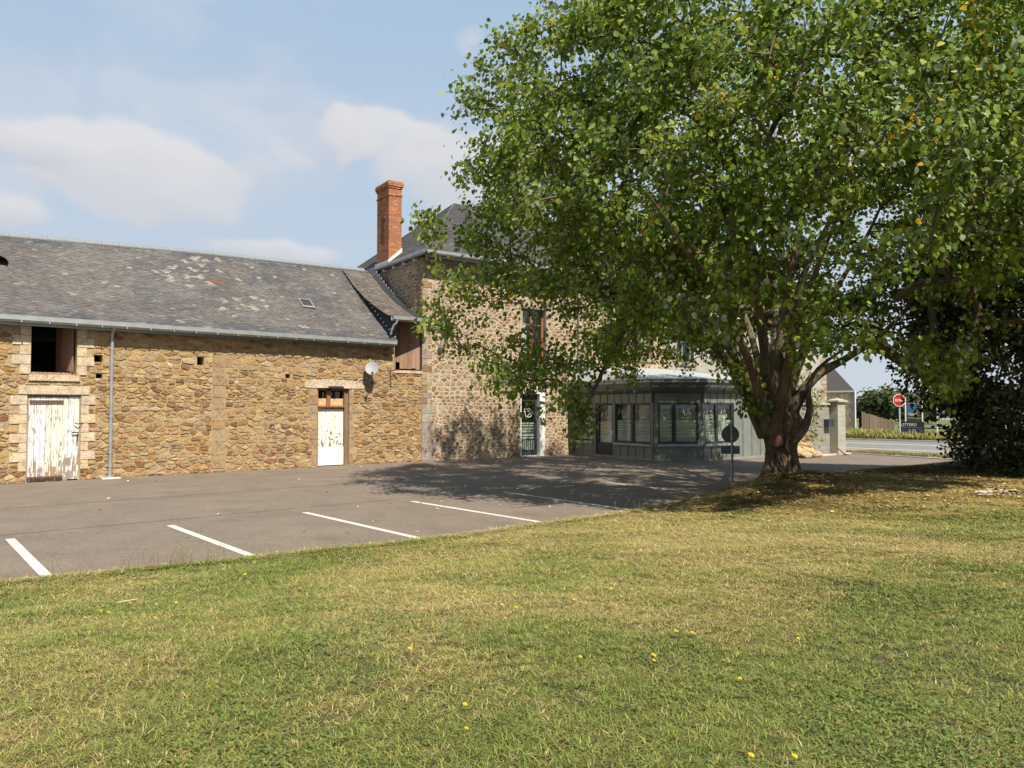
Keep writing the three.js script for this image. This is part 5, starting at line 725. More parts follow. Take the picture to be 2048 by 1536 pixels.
const quatOf = (dir, nor) => { const y = dir.clone().normalize(), z = nor.clone().addScaledVector(y, -nor.dot(y)).normalize(), x = new THREE.Vector3().crossVectors(y, z); return new THREE.Quaternion().setFromRotationMatrix(new THREE.Matrix4().makeBasis(x, y, z)); };
function instanced(parent, name, g, m, list) {                            // list of [position, quaternion, scale, colour]
  const o = new THREE.InstancedMesh(g, m, list.length), M4 = new THREE.Matrix4(), S = new THREE.Vector3(), C = new THREE.Color();
  list.forEach(([p, q, s, c], i) => { typeof s === 'number' ? S.set(s, s, s) : S.copy(s); o.setMatrixAt(i, M4.compose(p, q, S)); o.setColorAt(i, C.setRGB(c[0], c[1], c[2])); });
  o.name = name; o.castShadow = o.receiveShadow = true; parent.add(o); o.userData.kind = 'stuff'; return o;
}
{
  reseed(77);
  const base = V(16.05, 0, 9.15), D = base.clone().sub(camera.position).dot(FW);
  const tree = thing('lime_tree', 'broad green broadleaf tree with a stout furrowed trunk at the lawn edge', 'tree', base);
  // trunk: fluted, furrowed, flaring into roots
  const trunk = (() => {
    const nt = 132, ny = 92, P = [], U = [], I = [], C = [], y0 = 0.1, y1 = 1.86;
    for (let j = 0; j <= ny; j++) for (let i = 0; i <= nt; i++) {
      const y = lerp(y0, y1, j / ny), t = (i % nt) / nt * Math.PI * 2, h = y - 0.3;
      let r = 0.345 + 0.30 * Math.exp(-Math.max(0, h + 0.1) * 3.6) + 0.17 * sst(0.95, 1.75, y) - 0.1 * sst(1.6, 1.86, y);
      r *= 1 + (0.05 + 0.13 * Math.exp(-Math.max(0, h) * 3)) * Math.cos(5 * t + 1 + y * 0.5) + 0.035 * Math.cos(9 * t - y * 1.3) + 0.05 * Math.cos(2 * t + y);
      const w = t + 0.13 * Math.sin(y * 4.2 + t * 2) + 0.06 * Math.sin(y * 11 + t * 5), rid = Math.abs(vn(w * 7.2 + 40, y * 1.6, 3) + 0.5 * vn(w * 14.5, y * 3, 5) - 0.75); r -= 0.105 * Math.exp(-rid * 8.5) * sst(1.75, 1.2, y) + 0.02 * Math.exp(-rid * 9); r += 0.02 * (fbm(w * 18, y * 8, 3, 6) - 0.5);
      P.push(base.x + Math.cos(t) * r, y, base.z + Math.sin(t) * r); U.push(t * 0.45, y); const k = 0.7 + 0.5 * fbm(t * 5, y * 3, 3, 9); C.push(k * 1.1, k, k * 0.9);
    }
    for (let j = 0; j < ny; j++) for (let i = 0; i < nt; i++) { const p = j * (nt + 1) + i, q = p + nt + 1; I.push(p, q, p + 1, p + 1, q, q + 1); }
    const g = new THREE.BufferGeometry(); g.setAttribute('position', new THREE.Float32BufferAttribute(P, 3)); g.setAttribute('uv', new THREE.Float32BufferAttribute(U, 2)); g.setAttribute('color', new THREE.Float32BufferAttribute(C, 3)); g.setIndex(I); g.computeVertexNormals();
    const N = g.attributes.normal; for (let j = 0; j <= ny; j++) { const a = j * (nt + 1), b = a + nt, n = new THREE.Vector3(N.getX(a) + N.getX(b), N.getY(a) + N.getY(b), N.getZ(a) + N.getZ(b)).normalize(); N.setXYZ(a, n.x, n.y, n.z); N.setXYZ(b, n.x, n.y, n.z); } return g;
  })();
  const tk = part(tree, 'trunk', trunk, M.bark);
  { const c = at(1553, 882, D - 0.42), n = camera.position.clone().sub(c).setY(0.1).normalize(); part(tk, 'cut_stub', new MB().tube([c.clone().addScaledVector(n, -0.25), c.clone().addScaledVector(n, -0.02), c.clone().addScaledVector(n, 0.015)], [0.2, 0.15, 0.125], 18).geo(), M.bark); part(tk, 'cut_face', new MB().tube([c.clone().addScaledVector(n, 0.016), c.clone().addScaledVector(n, 0.024)], [0.1, 0.098], 18).geo(), mat({ map: T.bark, rgb: [0.20, 0.075, 0.045] })); }
  const L = [
    [[[1583, 885, -0.1], [1607, 858, -0.15], [1619, 822, -0.2], [1617, 780, -0.2], [1632, 742, -0.3], [1700, 688, -0.9], [1790, 600, -1.9]], 0.13, 0.05],
    [[[1565, 868, 0], [1592, 805, 0.1], [1632, 752, 0.2], [1690, 718, 0.4], [1760, 672, 0.8], [1860, 560, 1.4], [1950, 430, 2]], 0.2, 0.06],
    [[[1558, 860, 0], [1582, 768, 0.3], [1612, 690, 0.6], [1660, 600, 1.2], [1740, 460, 2.2], [1800, 320, 3]], 0.2, 0.05],
    [[[1550, 860, 0], [1556, 745, 0], [1568, 640, 0.2], [1590, 500, 0.3], [1622, 330, 0.3], [1640, 180, 0.4]], 0.22, 0.05],
    [[[1542, 860, -0.1], [1536, 745, -0.4], [1522, 650, -0.9], [1500, 500, -2], [1470, 330, -3], [1450, 200, -3.8]], 0.19, 0.05],
    [[[1535, 860, 0], [1504, 775, 0.2], [1470, 715, 0.5], [1420, 648, 0.9], [1330, 540, 1.6], [1220, 420, 2.4], [1120, 320, 3]], 0.17, 0.045],
    [[[1528, 872, 0], [1488, 785, -0.2], [1440, 705, -0.6], [1380, 655, -1], [1275, 612, -1.5], [1140, 580, -2.1], [1020, 560, -2.6]], 0.15, 0.04],
    [[[1548, 870, -0.25], [1565, 775, -1.2], [1592, 665, -2.7], [1640, 520, -4.6], [1690, 400, -6]], 0.16, 0.045],
    [[[1553, 860, 0.2], [1546, 745, 1.2], [1550, 650, 2.6], [1560, 520, 4.6], [1570, 420, 6.2]], 0.17, 0.05],
    [[[1538, 865, -0.2], [1506, 745, -1.3], [1450, 620, -2.9], [1360, 480, -4.9], [1290, 380, -6]], 0.15, 0.045],
    [[[1556, 860, 0], [1580, 720, -0.3], [1600, 570, -0.7], [1680, 400, -1.5], [1740, 230, -2]], 0.17, 0.05],
    [[[1540, 860, 0.2], [1520, 740, 1.3], [1480, 610, 2.8], [1400, 480, 4.6], [1330, 380, 6]], 0.15, 0.045],
  ];
  const limbs = L.map(([p, r0, r1]) => { const pts = smoothLine(p.map(([x, y, d]) => at(x, y, D + d)), 22); part(tree, 'limb', new MB().tube(pts, pts.map((q, i) => lerp(r0, 0.012, (i / 22) ** 0.75) * (1 + 0.12 * (vn(i * 0.8, r0 * 50, 4) - 0.5))), 12).geo(), M.bark); return pts; });
  // crown
  const C0 = new THREE.Vector3(base.x + 0.2, 6.5, base.z - 0.35), RX = 8.15, RYU = 6.1, tips = [];
  const gapN = (p) => fbm(p.x * 0.5 + 20, p.y * 0.55 + p.z * 0.43, 3, 611);
  const floorY = (dx, dz, r) => { const an = Math.atan2(dz, dx), left = Math.cos(an - Math.PI) ; const lat = dx * RT.x + dz * RT.z, low = 2.85 + 0.8 * sst(0.8, 2.2, lat) + 0.9 * (fbm(an * 1.6 + 9, r * 0.4, 3, 621) - 0.5) * 2; return r < 4.6 ? lerp(4.7, low + 0.5, sst(1.6, 4.2, r)) : low - 0.5 * sst(4.5, 7, r) * (0.5 + 0.5 * left); };
  let guard = 0;
  while (tips.length < 3000 && guard++ < 60000) {
    const th = rnd() * 6.2832, ph = Math.acos(rr(-0.75, 1)), k = 1 - 0.42 * rnd() ** 1.6, bump = 0.93 + 0.16 * (fbm(th * 2.2 + 4, ph * 3, 3, 601) - 0.5) * 2;
    const hw = Math.cos(ph) > 0 ? Math.sin(ph) ** 0.66 : Math.sin(ph), dir = new THREE.Vector3(hw * Math.cos(th), Math.cos(ph), hw * Math.sin(th));
    const p = C0.clone().add(new THREE.Vector3(dir.x * RX, dir.y * (dir.y > 0 ? RYU : 5.2), dir.z * RX).multiplyScalar(k * bump));
    const dx = p.x - base.x, dz = p.z - base.z, r = Math.hypot(dx, dz);
    if (p.y < floorY(dx, dz, r) || gapN(p) < 0.32 + 0.09 * rnd()) continue;
    const v = p.clone().sub(camera.position), sx = v.dot(RT) / v.dot(FW); if (dx * RT.x + dz * RT.z < -4 && p.y < 7.5 && rnd() < 0.42) continue; if (p.y < 5 && rnd() < 0.3) continue;
    if (sx > 0.36 && sx < 0.62 && p.y > 4.5 && p.y < 10 && rnd() < 0.1) continue;   // thinner towards the evergreen that shades it
    tips.push(p);
  }
  // hanging sprays at the left rim
  for (const [px, py, n, w] of [[1150, 790, 6, 22], [1010, 760, 6, 28], [960, 710, 6, 25], [1090, 745, 8, 40], [870, 640, 6, 18], [900, 560, 8, 25], [850, 440, 6, 14], [1200, 720, 6, 30], [1180, 850, 3, 12], [1480, 735, 5, 24], [1500, 800, 3, 14], [1880, 755, 7, 20], [1930, 690, 12, 32], [1850, 690, 8, 26], [1640, 630, 5, 30]])
    for (let i = 0; i < n; i++) tips.push(at(px + gauss() * w, py + gauss() * w * 0.8, D + (px < 1250 ? rr(-2.5, 0.5) : px < 1600 ? rr(-1.4, -0.4) : rr(-3.5, -1))));
  const mb = new MB(), grown = growBranches(limbs, tips, 0.0078, mb);
  stuffPart(tree, 'branches', mb.geo(), M.bark);
  // leaves along every last twig
  const list = [], G = [[0.175, 0.25, 0.026], [0.21, 0.28, 0.032], [0.125, 0.20, 0.024], [0.28, 0.335, 0.042], [0.20, 0.245, 0.026], [0.10, 0.165, 0.022]], PALE = [[0.36, 0.41, 0.25], [0.29, 0.35, 0.18], [0.44, 0.48, 0.34]], YEL = [[0.60, 0.43, 0.02], [0.52, 0.31, 0.02], [0.42, 0.40, 0.03]];
  const wind = new THREE.Vector3(0.45, 0, -0.25);
  for (const e of grown.ends) {
    const t = grown.nodes[e].p, pr = grown.nodes[grown.nodes[e].parent].p, ax = t.clone().sub(pr).normalize(), out = t.clone().sub(C0).normalize(), tone = rr(0.82, 1.2), yellow = rnd() < 0.05, pale = rnd() < 0.12 ? 0.35 : 0.05;
    const n = 38 + Math.floor(rnd() * 26);
    for (let i = 0; i < n; i++) {
      const s = rnd(), p = t.clone().addScaledVector(ax, -0.55 + s * 0.75).add(new THREE.Vector3(gauss(), gauss() * 0.85 - 0.25, gauss()).multiplyScalar(0.16));
      const dir = new THREE.Vector3(gauss() * 0.6, -0.55 + gauss() * 0.45, gauss() * 0.6).addScaledVector(out, 0.5).add(wind), nor = new THREE.Vector3(gauss() * 0.55, 0.75 + gauss() * 0.4, gauss() * 0.55).addScaledVector(out, 0.45);
      let c = rnd() < pale ? pick(PALE) : (rnd() < (yellow ? 0.3 : 0.008) ? pick(YEL) : pick(G)); const k = tone * rr(0.7, 1.3); c = c.map((x) => x * k);
      list.push([p.sub(base), quatOf(dir, nor), rr(0.08, 0.14), c]);
    }
  }
  const near = list.map((l, i) => [l[0].clone().add(base), i]).map(([p, i]) => { const d = inView(p, 0.66, 0.5); return [d ? list[i][2] / d : 0, i]; }).sort((a, b) => b[0] - a[0]).slice(0, 300).map((x) => x[1]), nearSet = new Set(near);
  const lg = leafGeo(), tones = [...G, ...PALE, ...YEL].map((c) => mat({ transmission: 0.42, thickness: 0, roughness: 0.95, rgb: c }));
  lg.userData.local = true;
  for (const i of near) { const [p, q, s, c] = list[i]; let b = 0, bd = 9; tones.forEach((t, k) => { const d = Math.abs(t.color.r - c[0]) + Math.abs(t.color.g - c[1]) + Math.abs(t.color.b - c[2]); if (d < bd) { bd = d; b = k; } }); const o = part(tree, 'leaf', lg, tones[b]); o.position.copy(p); o.quaternion.copy(q); o.scale.setScalar(s); }
  instanced(tree, 'crown', lg, M.leaf, list.filter((_, i) => !nearSet.has(i)));
}
function simpleTree({ name, label, group, base, limbs, tips, rTip, leaves, size, colors, barkM, geo, leafM, spread, droop = 0.3, trunkR }) {
  const tree = thing(name, label, 'tree', base, group);
  limbs.forEach((l, i) => part(tree, i ? 'limb' : 'trunk', new MB().tube(l, l.map((_, k) => lerp(trunkR * (i ? 0.5 : 1), trunkR * 0.15, k / (l.length - 1))), 9).geo(), barkM));
  const mb = new MB(), gr = growBranches(limbs, tips, rTip, mb, 4); stuffPart(tree, 'branches', mb.geo(), barkM);
  const list = [], c0 = tips.reduce((s, t) => s.add(t), new THREE.Vector3()).divideScalar(tips.length);
  for (const e of gr.ends) { const t = gr.nodes[e].p, out = t.clone().sub(c0).normalize(), tone = rr(0.75, 1.25); for (let i = 0; i < leaves; i++) { const p = t.clone().add(new THREE.Vector3(gauss(), gauss(), gauss()).multiplyScalar(spread)); list.push([p.sub(base), quatOf(new THREE.Vector3(gauss(), -droop + gauss() * 0.6, gauss()).addScaledVector(out, 0.7), new THREE.Vector3(gauss() * 0.6, 0.6 + gauss() * 0.5, gauss() * 0.6).addScaledVector(out, 0.6)), size * rr(0.7, 1.3), vary(pick(colors).map((x) => x * tone), 0.2)]); } }
  instanced(tree, 'crown', geo, leafM, list); return tree;
}
{ // dark evergreen at the right edge, leaves to the ground
  reseed(81);
  const b = V(22.35, 0.25, 4.75), P = (x, y, z) => b.clone().add(new THREE.Vector3(x, y, z)), limbs = [smoothLine([P(0, -0.3, 0), P(0.1, 3, 0), P(0, 7, 0.2), P(0.1, 10, 0)], 12), smoothLine([P(0, 1, 0), P(-1.4, 3, 0.5), P(-2, 5, 0.6)], 6), smoothLine([P(0, 1, 0), P(1.4, 3.5, 1), P(2, 6, 1.6)], 6), smoothLine([P(0, 1.5, 0), P(-0.6, 4, -1.5), P(-1, 6.5, -2)], 6)], tips = [];
  while (tips.length < 2300) { const th = rnd() * 6.2832, y = rnd() ** 0.9 * 10.4, rad = 4.15 * Math.pow(Math.max(0.03, 1 - (Math.max(0, y - 2.6) / 8.4) ** 2), 0.75) * (0.7 + 0.3 * sst(0.6, 3.2, y)) * (0.9 + 0.25 * (fbm(th * 2.4, y * 0.7, 3, 631) - 0.5) * 2), r = rad * (1 - 0.35 * rnd() ** 1.7); const p = P(Math.cos(th) * r, y + 0.05, Math.sin(th) * r); if (fbm(p.x * 0.8, p.y * 0.8 + p.z * 0.5, 3, 640) < 0.24) continue; tips.push(p); }
  simpleTree({ name: 'dark_evergreen', label: 'dense very dark evergreen tree reaching the ground at the right of the lawn', base: b, limbs, tips, rTip: 0.006, leaves: 46, size: 0.115, colors: [[0.03, 0.046, 0.015], [0.04, 0.06, 0.019], [0.025, 0.038, 0.012], [0.055, 0.072, 0.022], [0.055, 0.046, 0.02]], barkM: M.barkDark, geo: leafGeo(0.06, 0.08, 0.34), leafM: M.leafDark, spread: 0.2, trunkR: 0.3 });
}
{ // yellowing shrub on the block wall
  reseed(83);
  const b = V(28.7, 0, 15.9), tips = []; for (let i = 0; i < 62; i++) tips.push(V(28.75 + gauss() * 0.5, 2.15 + gauss() * 0.62, 15.4 + gauss() * 0.25)); for (let i = 0; i < 7; i++) tips.push(V(28.6 + gauss() * 0.4, 0.85 + gauss() * 0.16, 14.95 + gauss() * 0.1));
  const t = simpleTree({ name: 'yellowing_shrub', label: 'yellow-green shrub hanging over the block wall behind the trunk', base: b, limbs: [smoothLine([V(28.7, 0, 15.9), V(28.8, 1.2, 15.7), V(28.9, 2.2, 15.5)], 8), smoothLine([V(28.7, 0.3, 15.9), V(29.2, 1.4, 15.6), V(29.4, 2.4, 15.3)], 8)], tips, rTip: 0.005, leaves: 20, size: 0.10, colors: [[0.30, 0.26, 0.05], [0.20, 0.21, 0.04], [0.38, 0.31, 0.08], [0.14, 0.16, 0.03]], barkM: M.barkDark, geo: leafGeo(), leafM: M.leaf, spread: 0.17, trunkR: 0.05 });
  t.userData.category = 'shrub';
}
{ // trees beyond the road
  reseed(91);
  const far = (x, a, w, h, label, n, cols) => { const b = V(x, 0, a), tips = []; while (tips.length < n) { const v = new THREE.Vector3(gauss(), gauss(), gauss()).normalize().multiplyScalar(rr(0.55, 1)); v.multiplyScalar(0.85 + 0.4 * (fbm(v.x * 2 + x, v.y * 2 + v.z, 3, 7) - 0.3)); const p = V(x, h * 0.58, a).add(new THREE.Vector3(v.x * w, v.y * h * 0.42, v.z * w)); if (p.y > 0.3) tips.push(p); } return simpleTree({ name: 'far_tree', label, base: b, limbs: [[V(x, 0, a), V(x, h * 0.3, a), V(x, h * 0.7, a)]], tips, rTip: 0.01, leaves: 30, size: 0.5, colors: cols, barkM: M.barkDark, geo: leafGeo(0.1, 0.1, 0.5), leafM: M.leaf, spread: w * 0.14, trunkR: 0.3 }); };
  const c1 = [[0.075, 0.10, 0.028], [0.06, 0.085, 0.022], [0.095, 0.115, 0.035]];
  const p1 = at(1772, 817, 112), p2 = at(1715, 817, 150), p3 = at(1835, 817, 95), p4 = at(1800, 817, 175);
  far(p1.x, -p1.z, 3.7, 4.6, 'rounded oak beyond the plank shed, left of the stop sign', 130, c1); far(p2.x, -p2.z, 3.3, 4.0, 'small tree at the corner of the far house', 60, c1); far(p3.x, -p3.z, 2.7, 3.2, 'low bushy tree behind the framed sign', 70, [[0.10, 0.13, 0.04], [0.08, 0.11, 0.03]]); far(p4.x, -p4.z, 6, 5.4, 'distant broad tree behind the painted board', 80, c1);
  const h = []; for (let i = 0; i < 900; i++) { const p = at(1690 + rnd() * 260, 817, 210 + rnd() * 60); p.y = rnd() * 3.2; h.push([p, quatOf(new THREE.Vector3(gauss(), gauss(), gauss()), new THREE.Vector3(gauss(), 1, gauss())), rr(1, 2), vary([0.06, 0.085, 0.025], 0.3)]); }
  const hedge = instanced(scene, 'far_hedge', leafGeo(0.1, 0.1, 0.5), M.leaf, h); tag(hedge, 'dark field hedge on the far horizon', 'hedge', null, 'stuff');
}

// ------------------------------------------------------------------ lawn: grass, clover, flowers, fallen leaves
{
  reseed(101);
  const tuft = (n, h, lean) => { const P = [], N = [], C = [], I = []; for (let i = 0; i < n; i++) { const an = rnd() * 6.28, r = 0.016 * Math.sqrt(rnd()), x = Math.cos(an) * r * 1.6, z = Math.sin(an) * r * 1.6, hh = h * rr(0.55, 1.2), w = rr(0.0013, 0.0028), ln = lean * rr(0.4, 1.5), da = an + rr(-1, 1), dx = Math.cos(da), dz = Math.sin(da), k = rr(0.5, 1.45), straw = rnd() < 0.3, c = straw ? [1.25 * k, 1.14 * k, 1.3 * k] : [0.92 * k, k, 0.85 * k];
    const o = P.length / 3, sx = -dz * w, sz = dx * w; const put = (t, s) => { P.push(x + dx * ln * h * t * t * 1.4 + sx * s, hh * (t - 0.25 * ln * t * t), z + dz * ln * h * t * t * 1.4 + sz * s); N.push(-dx * 0.35, 0.93, -dz * 0.35); C.push(...c); };
    put(0, 1); put(0, -1); put(0.5, 0.9); put(0.5, -0.9); put(1, 0); I.push(o, o + 1, o + 3, o, o + 3, o + 2, o + 2, o + 3, o + 4); }
    const g = new THREE.BufferGeometry(); g.setAttribute('position', new THREE.Float32BufferAttribute(P, 3)); g.setAttribute('color', new THREE.Float32BufferAttribute(C, 3)); g.setAttribute('uv', new THREE.Float32BufferAttribute(new Float32Array(P.length / 3 * 2), 2)); g.setIndex(I); g.computeVertexNormals(); return g; };
  const kinds = [tuft(10, 0.027, 1.1), tuft(11, 0.022, 1.5), tuft(9, 0.034, 1.0)], lists = [[], [], []], clover = [], Q = new THREE.Quaternion();
  for (let a = -1.5; a < 10.4; a += 0.25) for (let x = -3; x < 33; x += 0.25) {
    const c = new THREE.Vector3(x + 0.125, 0.3, -(a + 0.125)), d = inView(c, 0.8, 0.62) || (c.distanceTo(camera.position) < 3.6 ? 2.5 : 0); if (!d || edgeA(x) - a < -0.3) continue;
    const dens = 2700 / (1 + Math.pow(d / 6, 1.5)), n = Math.round(dens * 0.0625);
    for (let i = 0; i < n; i++) {
      const px = x + rnd() * 0.25, pa = a + rnd() * 0.25, e = edgeA(px) - pa; if (e < -0.02 + 0.06 * (rnd() - 0.4)) continue;
      const g = green(px, pa), shadeZone = 0.85 * sst(7.5, 2.4, Math.hypot(px - 16.5, (pa - 8) * 1.3)); if (Math.hypot(px - 16.05, pa - 9.15) < 0.55) continue;
      const bare = fbm(px * 1.7 + 60, pa * 1.7, 3, 233) < 0.34 ? 0.45 : 0; if (rnd() < bare) continue;
      const straw = rnd() > 0.26 + 0.66 * g; let col = straw ? mix3([0.325, 0.26, 0.105], [0.25, 0.175, 0.065], rnd()) : mix3([0.195, 0.188, 0.038], [0.11, 0.135, 0.025], rnd() * g * 1.2); if (rnd() < 0.07 * g) col = [0.125, 0.175, 0.028]; if (shadeZone > 0 && rnd() < shadeZone * 0.6) col = [0.36, 0.225, 0.075];
      col = vary(col, 0.32); const big = 1 + clamp((d - 5) / 12) * 0.9, s = rr(0.75, 1.3) * big * (e < 0.25 ? 1.25 : 1); Q.setFromAxisAngle(Y, rnd() * 6.283);
      lists[Math.floor(rnd() * 3)].push([new THREE.Vector3(px, lawnH(px, pa) - 0.006, -pa), Q.clone(), new THREE.Vector3(s * big, s * (1 - 0.25 * (1 - g)), s * big), col]);
    }
    const cl = fbm(x * 0.8 + 11, a * 0.8 + 5, 3, 241) + (d < 6 ? 0.05 : -0.04); if (cl > 0.53 && d < 11) for (let i = 0; i < (cl - 0.5) * 800 / (1 + d * 0.12); i++) { const px = x + rnd() * 0.25, pa = a + rnd() * 0.25; if (edgeA(px) - pa < 0.1) continue; clover.push([new THREE.Vector3(px, lawnH(px, pa) + rr(0.012, 0.035), -pa), quatOf(new THREE.Vector3(gauss(), gauss() * 0.35, gauss()), new THREE.Vector3(gauss() * 0.35, 1, gauss() * 0.35)), rr(0.7, 1.3), vary([0.09, 0.125, 0.02], 0.4)]); }
  }
  const grass = new THREE.Group(); grass.name = 'grass'; scene.add(grass); tag(grass, 'sun-bleached mown grass covering the lawn', 'grass', null, 'stuff');
  kinds.forEach((g, i) => instanced(grass, 'grass_blades', g, M.grass, lists[i]));
  const cg = mergeGeometries([0, 2.09, 4.19].map((t) => { const g = leafGeo(0.08, 0.05, 0.5); g.scale(0.0095, 0.0095, 0.0095); g.rotateZ(t); return g; }));
  tag(instanced(scene, 'clover', cg, M.grass, clover), 'dark green clover patches in the lawn', 'clover', null, 'stuff');
  console.log('tufts', lists.map((l) => l.length).join(' '), 'clover', clover.length);
  // yellow flowers, each its own
  const head = (() => { const P = new MB(), n = 14; for (let k = 0; k < 2; k++) for (let i = 0; i < n; i++) { const t = (i + k * 0.5) / n * 6.283, r = k ? 0.012 : 0.019, y = k ? 0.007 : 0.002, p = (q, rad, yy) => new THREE.Vector3(Math.cos(q) * rad, yy, Math.sin(q) * rad); P.quad(p(t - 0.16, 0.003, 0.004), p(t + 0.16, 0.003, 0.004), p(t + 0.13, r, y), p(t - 0.13, r, y), [1, 1, 1]); } return P.geo(); })();
  const yellow = mat({ rgb: [0.66, 0.47, 0.01], roughness: 0.8 }), stemM = mat({ rgb: [0.13, 0.17, 0.04] }); let proto;
  const pos = [[930, 1192], [917, 1205], [926, 1198], [945, 1203], [942, 1213], [1004, 1218], [1032, 1225], [1021, 1231], [1042, 1222], [1010, 1245], [989, 1172], [1093, 1265], [1161, 1323], [1308, 1325], [1308, 1331], [1352, 1274], [1385, 1278], [1264, 1184], [1222, 1183], [1163, 1211], [1148, 1206], [972, 1166], [929, 1153], [1163, 1056], [985, 1077], [930, 1421], [933, 1468], [1503, 1527], [1590, 1528], [1566, 1245], [1597, 1287], [1861, 1112], [1990, 1105], [1480, 1366], [490, 1155], [352, 1211], [312, 1213], [202, 1228], [217, 1229], [260, 1213], [170, 1240], [310, 1243], [850, 1125], [820, 1310], [700, 1180], [1750, 1210]];
  const ground_ = (px, py) => { const d = ray(px, py); let t = (0.3 - EYE) / d.y; for (let i = 0; i < 8; i++) { const p = camera.position.clone().addScaledVector(d, t); t *= (EYE - lawnH(p.x, -p.z)) / (EYE - p.y); } const p = camera.position.clone().addScaledVector(d, t); p.y = lawnH(p.x, -p.z); return p; };
  for (const [px, py] of pos) {
    const p = ground_(px, py + 4), h = rr(0.05, 0.09);
    if (!proto) { proto = new THREE.Group(); const s = mesh(new MB().tube([new THREE.Vector3(0, -0.01, 0), new THREE.Vector3(0.004, 0.03, 0), new THREE.Vector3(0, 0.062, 0)], 0.0018, 5).geo(), stemM, 'stem'), f = mesh(head, yellow, 'flower_head'); f.position.y = 0.062; f.rotation.x = 0.35; proto.add(s, f); }
    const o = proto.children.length && !proto.parent ? proto : proto.clone(); o.name = numbered('dandelion'); o.position.copy(p); o.rotation.y = rr(-0.6, 0.6) + 0.6; o.scale.setScalar(rr(0.6, 0.95)); scene.add(o); tag(o, 'small yellow dandelion flower on a thin stem in the lawn', 'flower', 'yellow dandelions scattered over the lawn');
  }
  // fallen leaves under the tree, dry stalks at the edge, specks on the asphalt
  const fallen = []; for (let i = 0; i < 1900; i++) { const an = rnd() * 6.283, r = 1 + rnd() * 8.5, px = 16.6 + Math.cos(an) * r, pa = 7.2 + Math.sin(an) * r * 0.8; if (edgeA(px) - pa < 0.05 || Math.hypot(px - 16.05, pa - 9.15) < 0.6 || rnd() < sst(3.6, 6.5, r) * 0.96) continue; fallen.push([new THREE.Vector3(px, lawnH(px, pa) + rr(0.015, 0.05), -pa), quatOf(new THREE.Vector3(gauss(), gauss() * 0.2, gauss()), new THREE.Vector3(gauss() * 0.4, 1, gauss() * 0.4)), rr(0.04, 0.085), vary(pick([[0.34, 0.20, 0.06], [0.42, 0.28, 0.09], [0.27, 0.14, 0.05], [0.46, 0.36, 0.18], [0.36, 0.27, 0.05]]), 0.2)]); }
  for (let i = 0; i < 170; i++) { const px = rr(3, 31), pa = rr(9.4, 22.5); if (edgeA(px) > pa - 0.1) continue; fallen.push([new THREE.Vector3(px, 0.012, -pa), quatOf(new THREE.Vector3(gauss(), gauss() * 0.1, gauss()), new THREE.Vector3(gauss() * 0.2, 1, gauss() * 0.2)), rr(0.03, 0.08), vary(pick([[0.5, 0.42, 0.3], [0.42, 0.3, 0.12], [0.55, 0.5, 0.42]]), 0.2)]); }
  tag(instanced(scene, 'fallen_leaves', leafGeo(0.12, 0.2, 0.4), M.plain, fallen), 'dry yellow and brown leaves fallen under the tree', 'leaves', null, 'stuff');
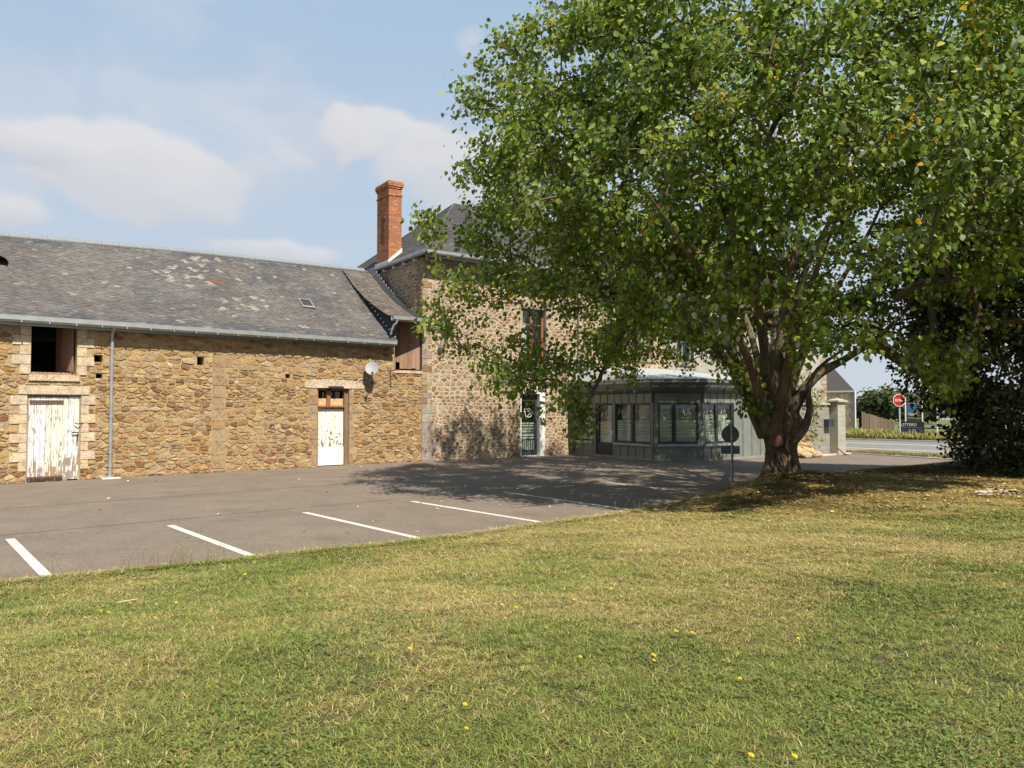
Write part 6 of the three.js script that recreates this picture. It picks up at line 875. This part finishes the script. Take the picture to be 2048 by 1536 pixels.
  const st = new MB(); for (let i = 0; i < 150; i++) { const x = rr(1, 14), e = edgeA(x) - rr(0, 0.12), near = rnd() < 0.4 ? rr(2.2, 3.4) : x, px = near, pa = edgeA(px) - rr(0.02, 0.15), y = lawnH(px, pa), h = rr(0.1, 0.3), l = new THREE.Vector3(gauss() * 0.25, 1, gauss() * 0.25).multiplyScalar(h), b = new THREE.Vector3(px, y, -pa); st.tube([b, b.clone().addScaledVector(l, 0.55).add(new THREE.Vector3(gauss() * 0.01, 0, gauss() * 0.01)), b.clone().add(l)], [0.0022, 0.0018, 0.0012], 4, vary(pick([[0.30, 0.24, 0.12], [0.24, 0.16, 0.09], [0.16, 0.17, 0.06]]), 0.2)); if (rnd() < 0.3) { const t = b.clone().add(l); st.tube([t, t.clone().add(vy(0.012))], [0.007, 0.003], 5, pick([[0.5, 0.45, 0.3], [0.5, 0.4, 0.03], [0.28, 0.2, 0.12]])); } }
  tag(single('dry_stalks', st.geo(), M.plain), 'thin dry weed stalks along the lawn edge', 'weeds', null, 'stuff');
  { const pts = [[235, 1213], [255, 1209], [274, 1206]].map(([x, y]) => ground_(x, y).add(vy(0.035))); single('twig', new MB().tube(pts, [0.009, 0.008, 0.006], 6, [0.42, 0.33, 0.24]).geo(), M.plain, 'short pale dry twig lying on the lawn at the left', 'twig'); }
  const pat = []; for (let i = 0; i < 60; i++) { const p = ground_(1965 + rnd() * 75, 983 + rnd() * 12); pat.push([p.add(vy(0.03)), quatOf(new THREE.Vector3(gauss(), 0.1, gauss()), new THREE.Vector3(gauss() * 0.2, 1, gauss() * 0.2)), rr(0.06, 0.16), vary([0.38, 0.33, 0.26], 0.2)]); }
  tag(instanced(scene, 'wood_chips', leafGeo(0.1, 0.05, 0.5), M.plain, pat), 'patch of pale wood chips on the grass in front of the evergreen', 'wood chips', null, 'stuff');
  const isl = []; for (let i = 0; i < 9000; i++) { const x = rr(46.9, 56.5), a = rr(10, 40), p = new THREE.Vector3(x, 0, -a); Q.setFromAxisAngle(Y, rnd() * 6.28); isl.push([p, Q.clone(), rr(4, 9) * (0.7 + fbm(x * 0.5, a * 0.5, 3, 3)), vary(pick([[0.30, 0.25, 0.08], [0.17, 0.18, 0.045], [0.38, 0.31, 0.12]]), 0.2)]); }
  for (let i = 0; i < 2600; i++) { const a = rr(10, 22), x = rr(32.3, 34.2); Q.setFromAxisAngle(Y, rnd() * 6.28); if (fbm(x, a * 0.6, 2, 9) < 0.5) continue; isl.push([new THREE.Vector3(x, -0.02, -a), Q.clone(), rr(1.5, 3.5), vary([0.28, 0.22, 0.10], 0.25)]); }
  tag(instanced(scene, 'verge_grass', tuft(12, 0.05, 0.9), M.grass, isl), 'rough dry grass on the verge by the road', 'grass', null, 'stuff');
}

scene.updateMatrixWorld(true);
renderer.render(scene, camera);
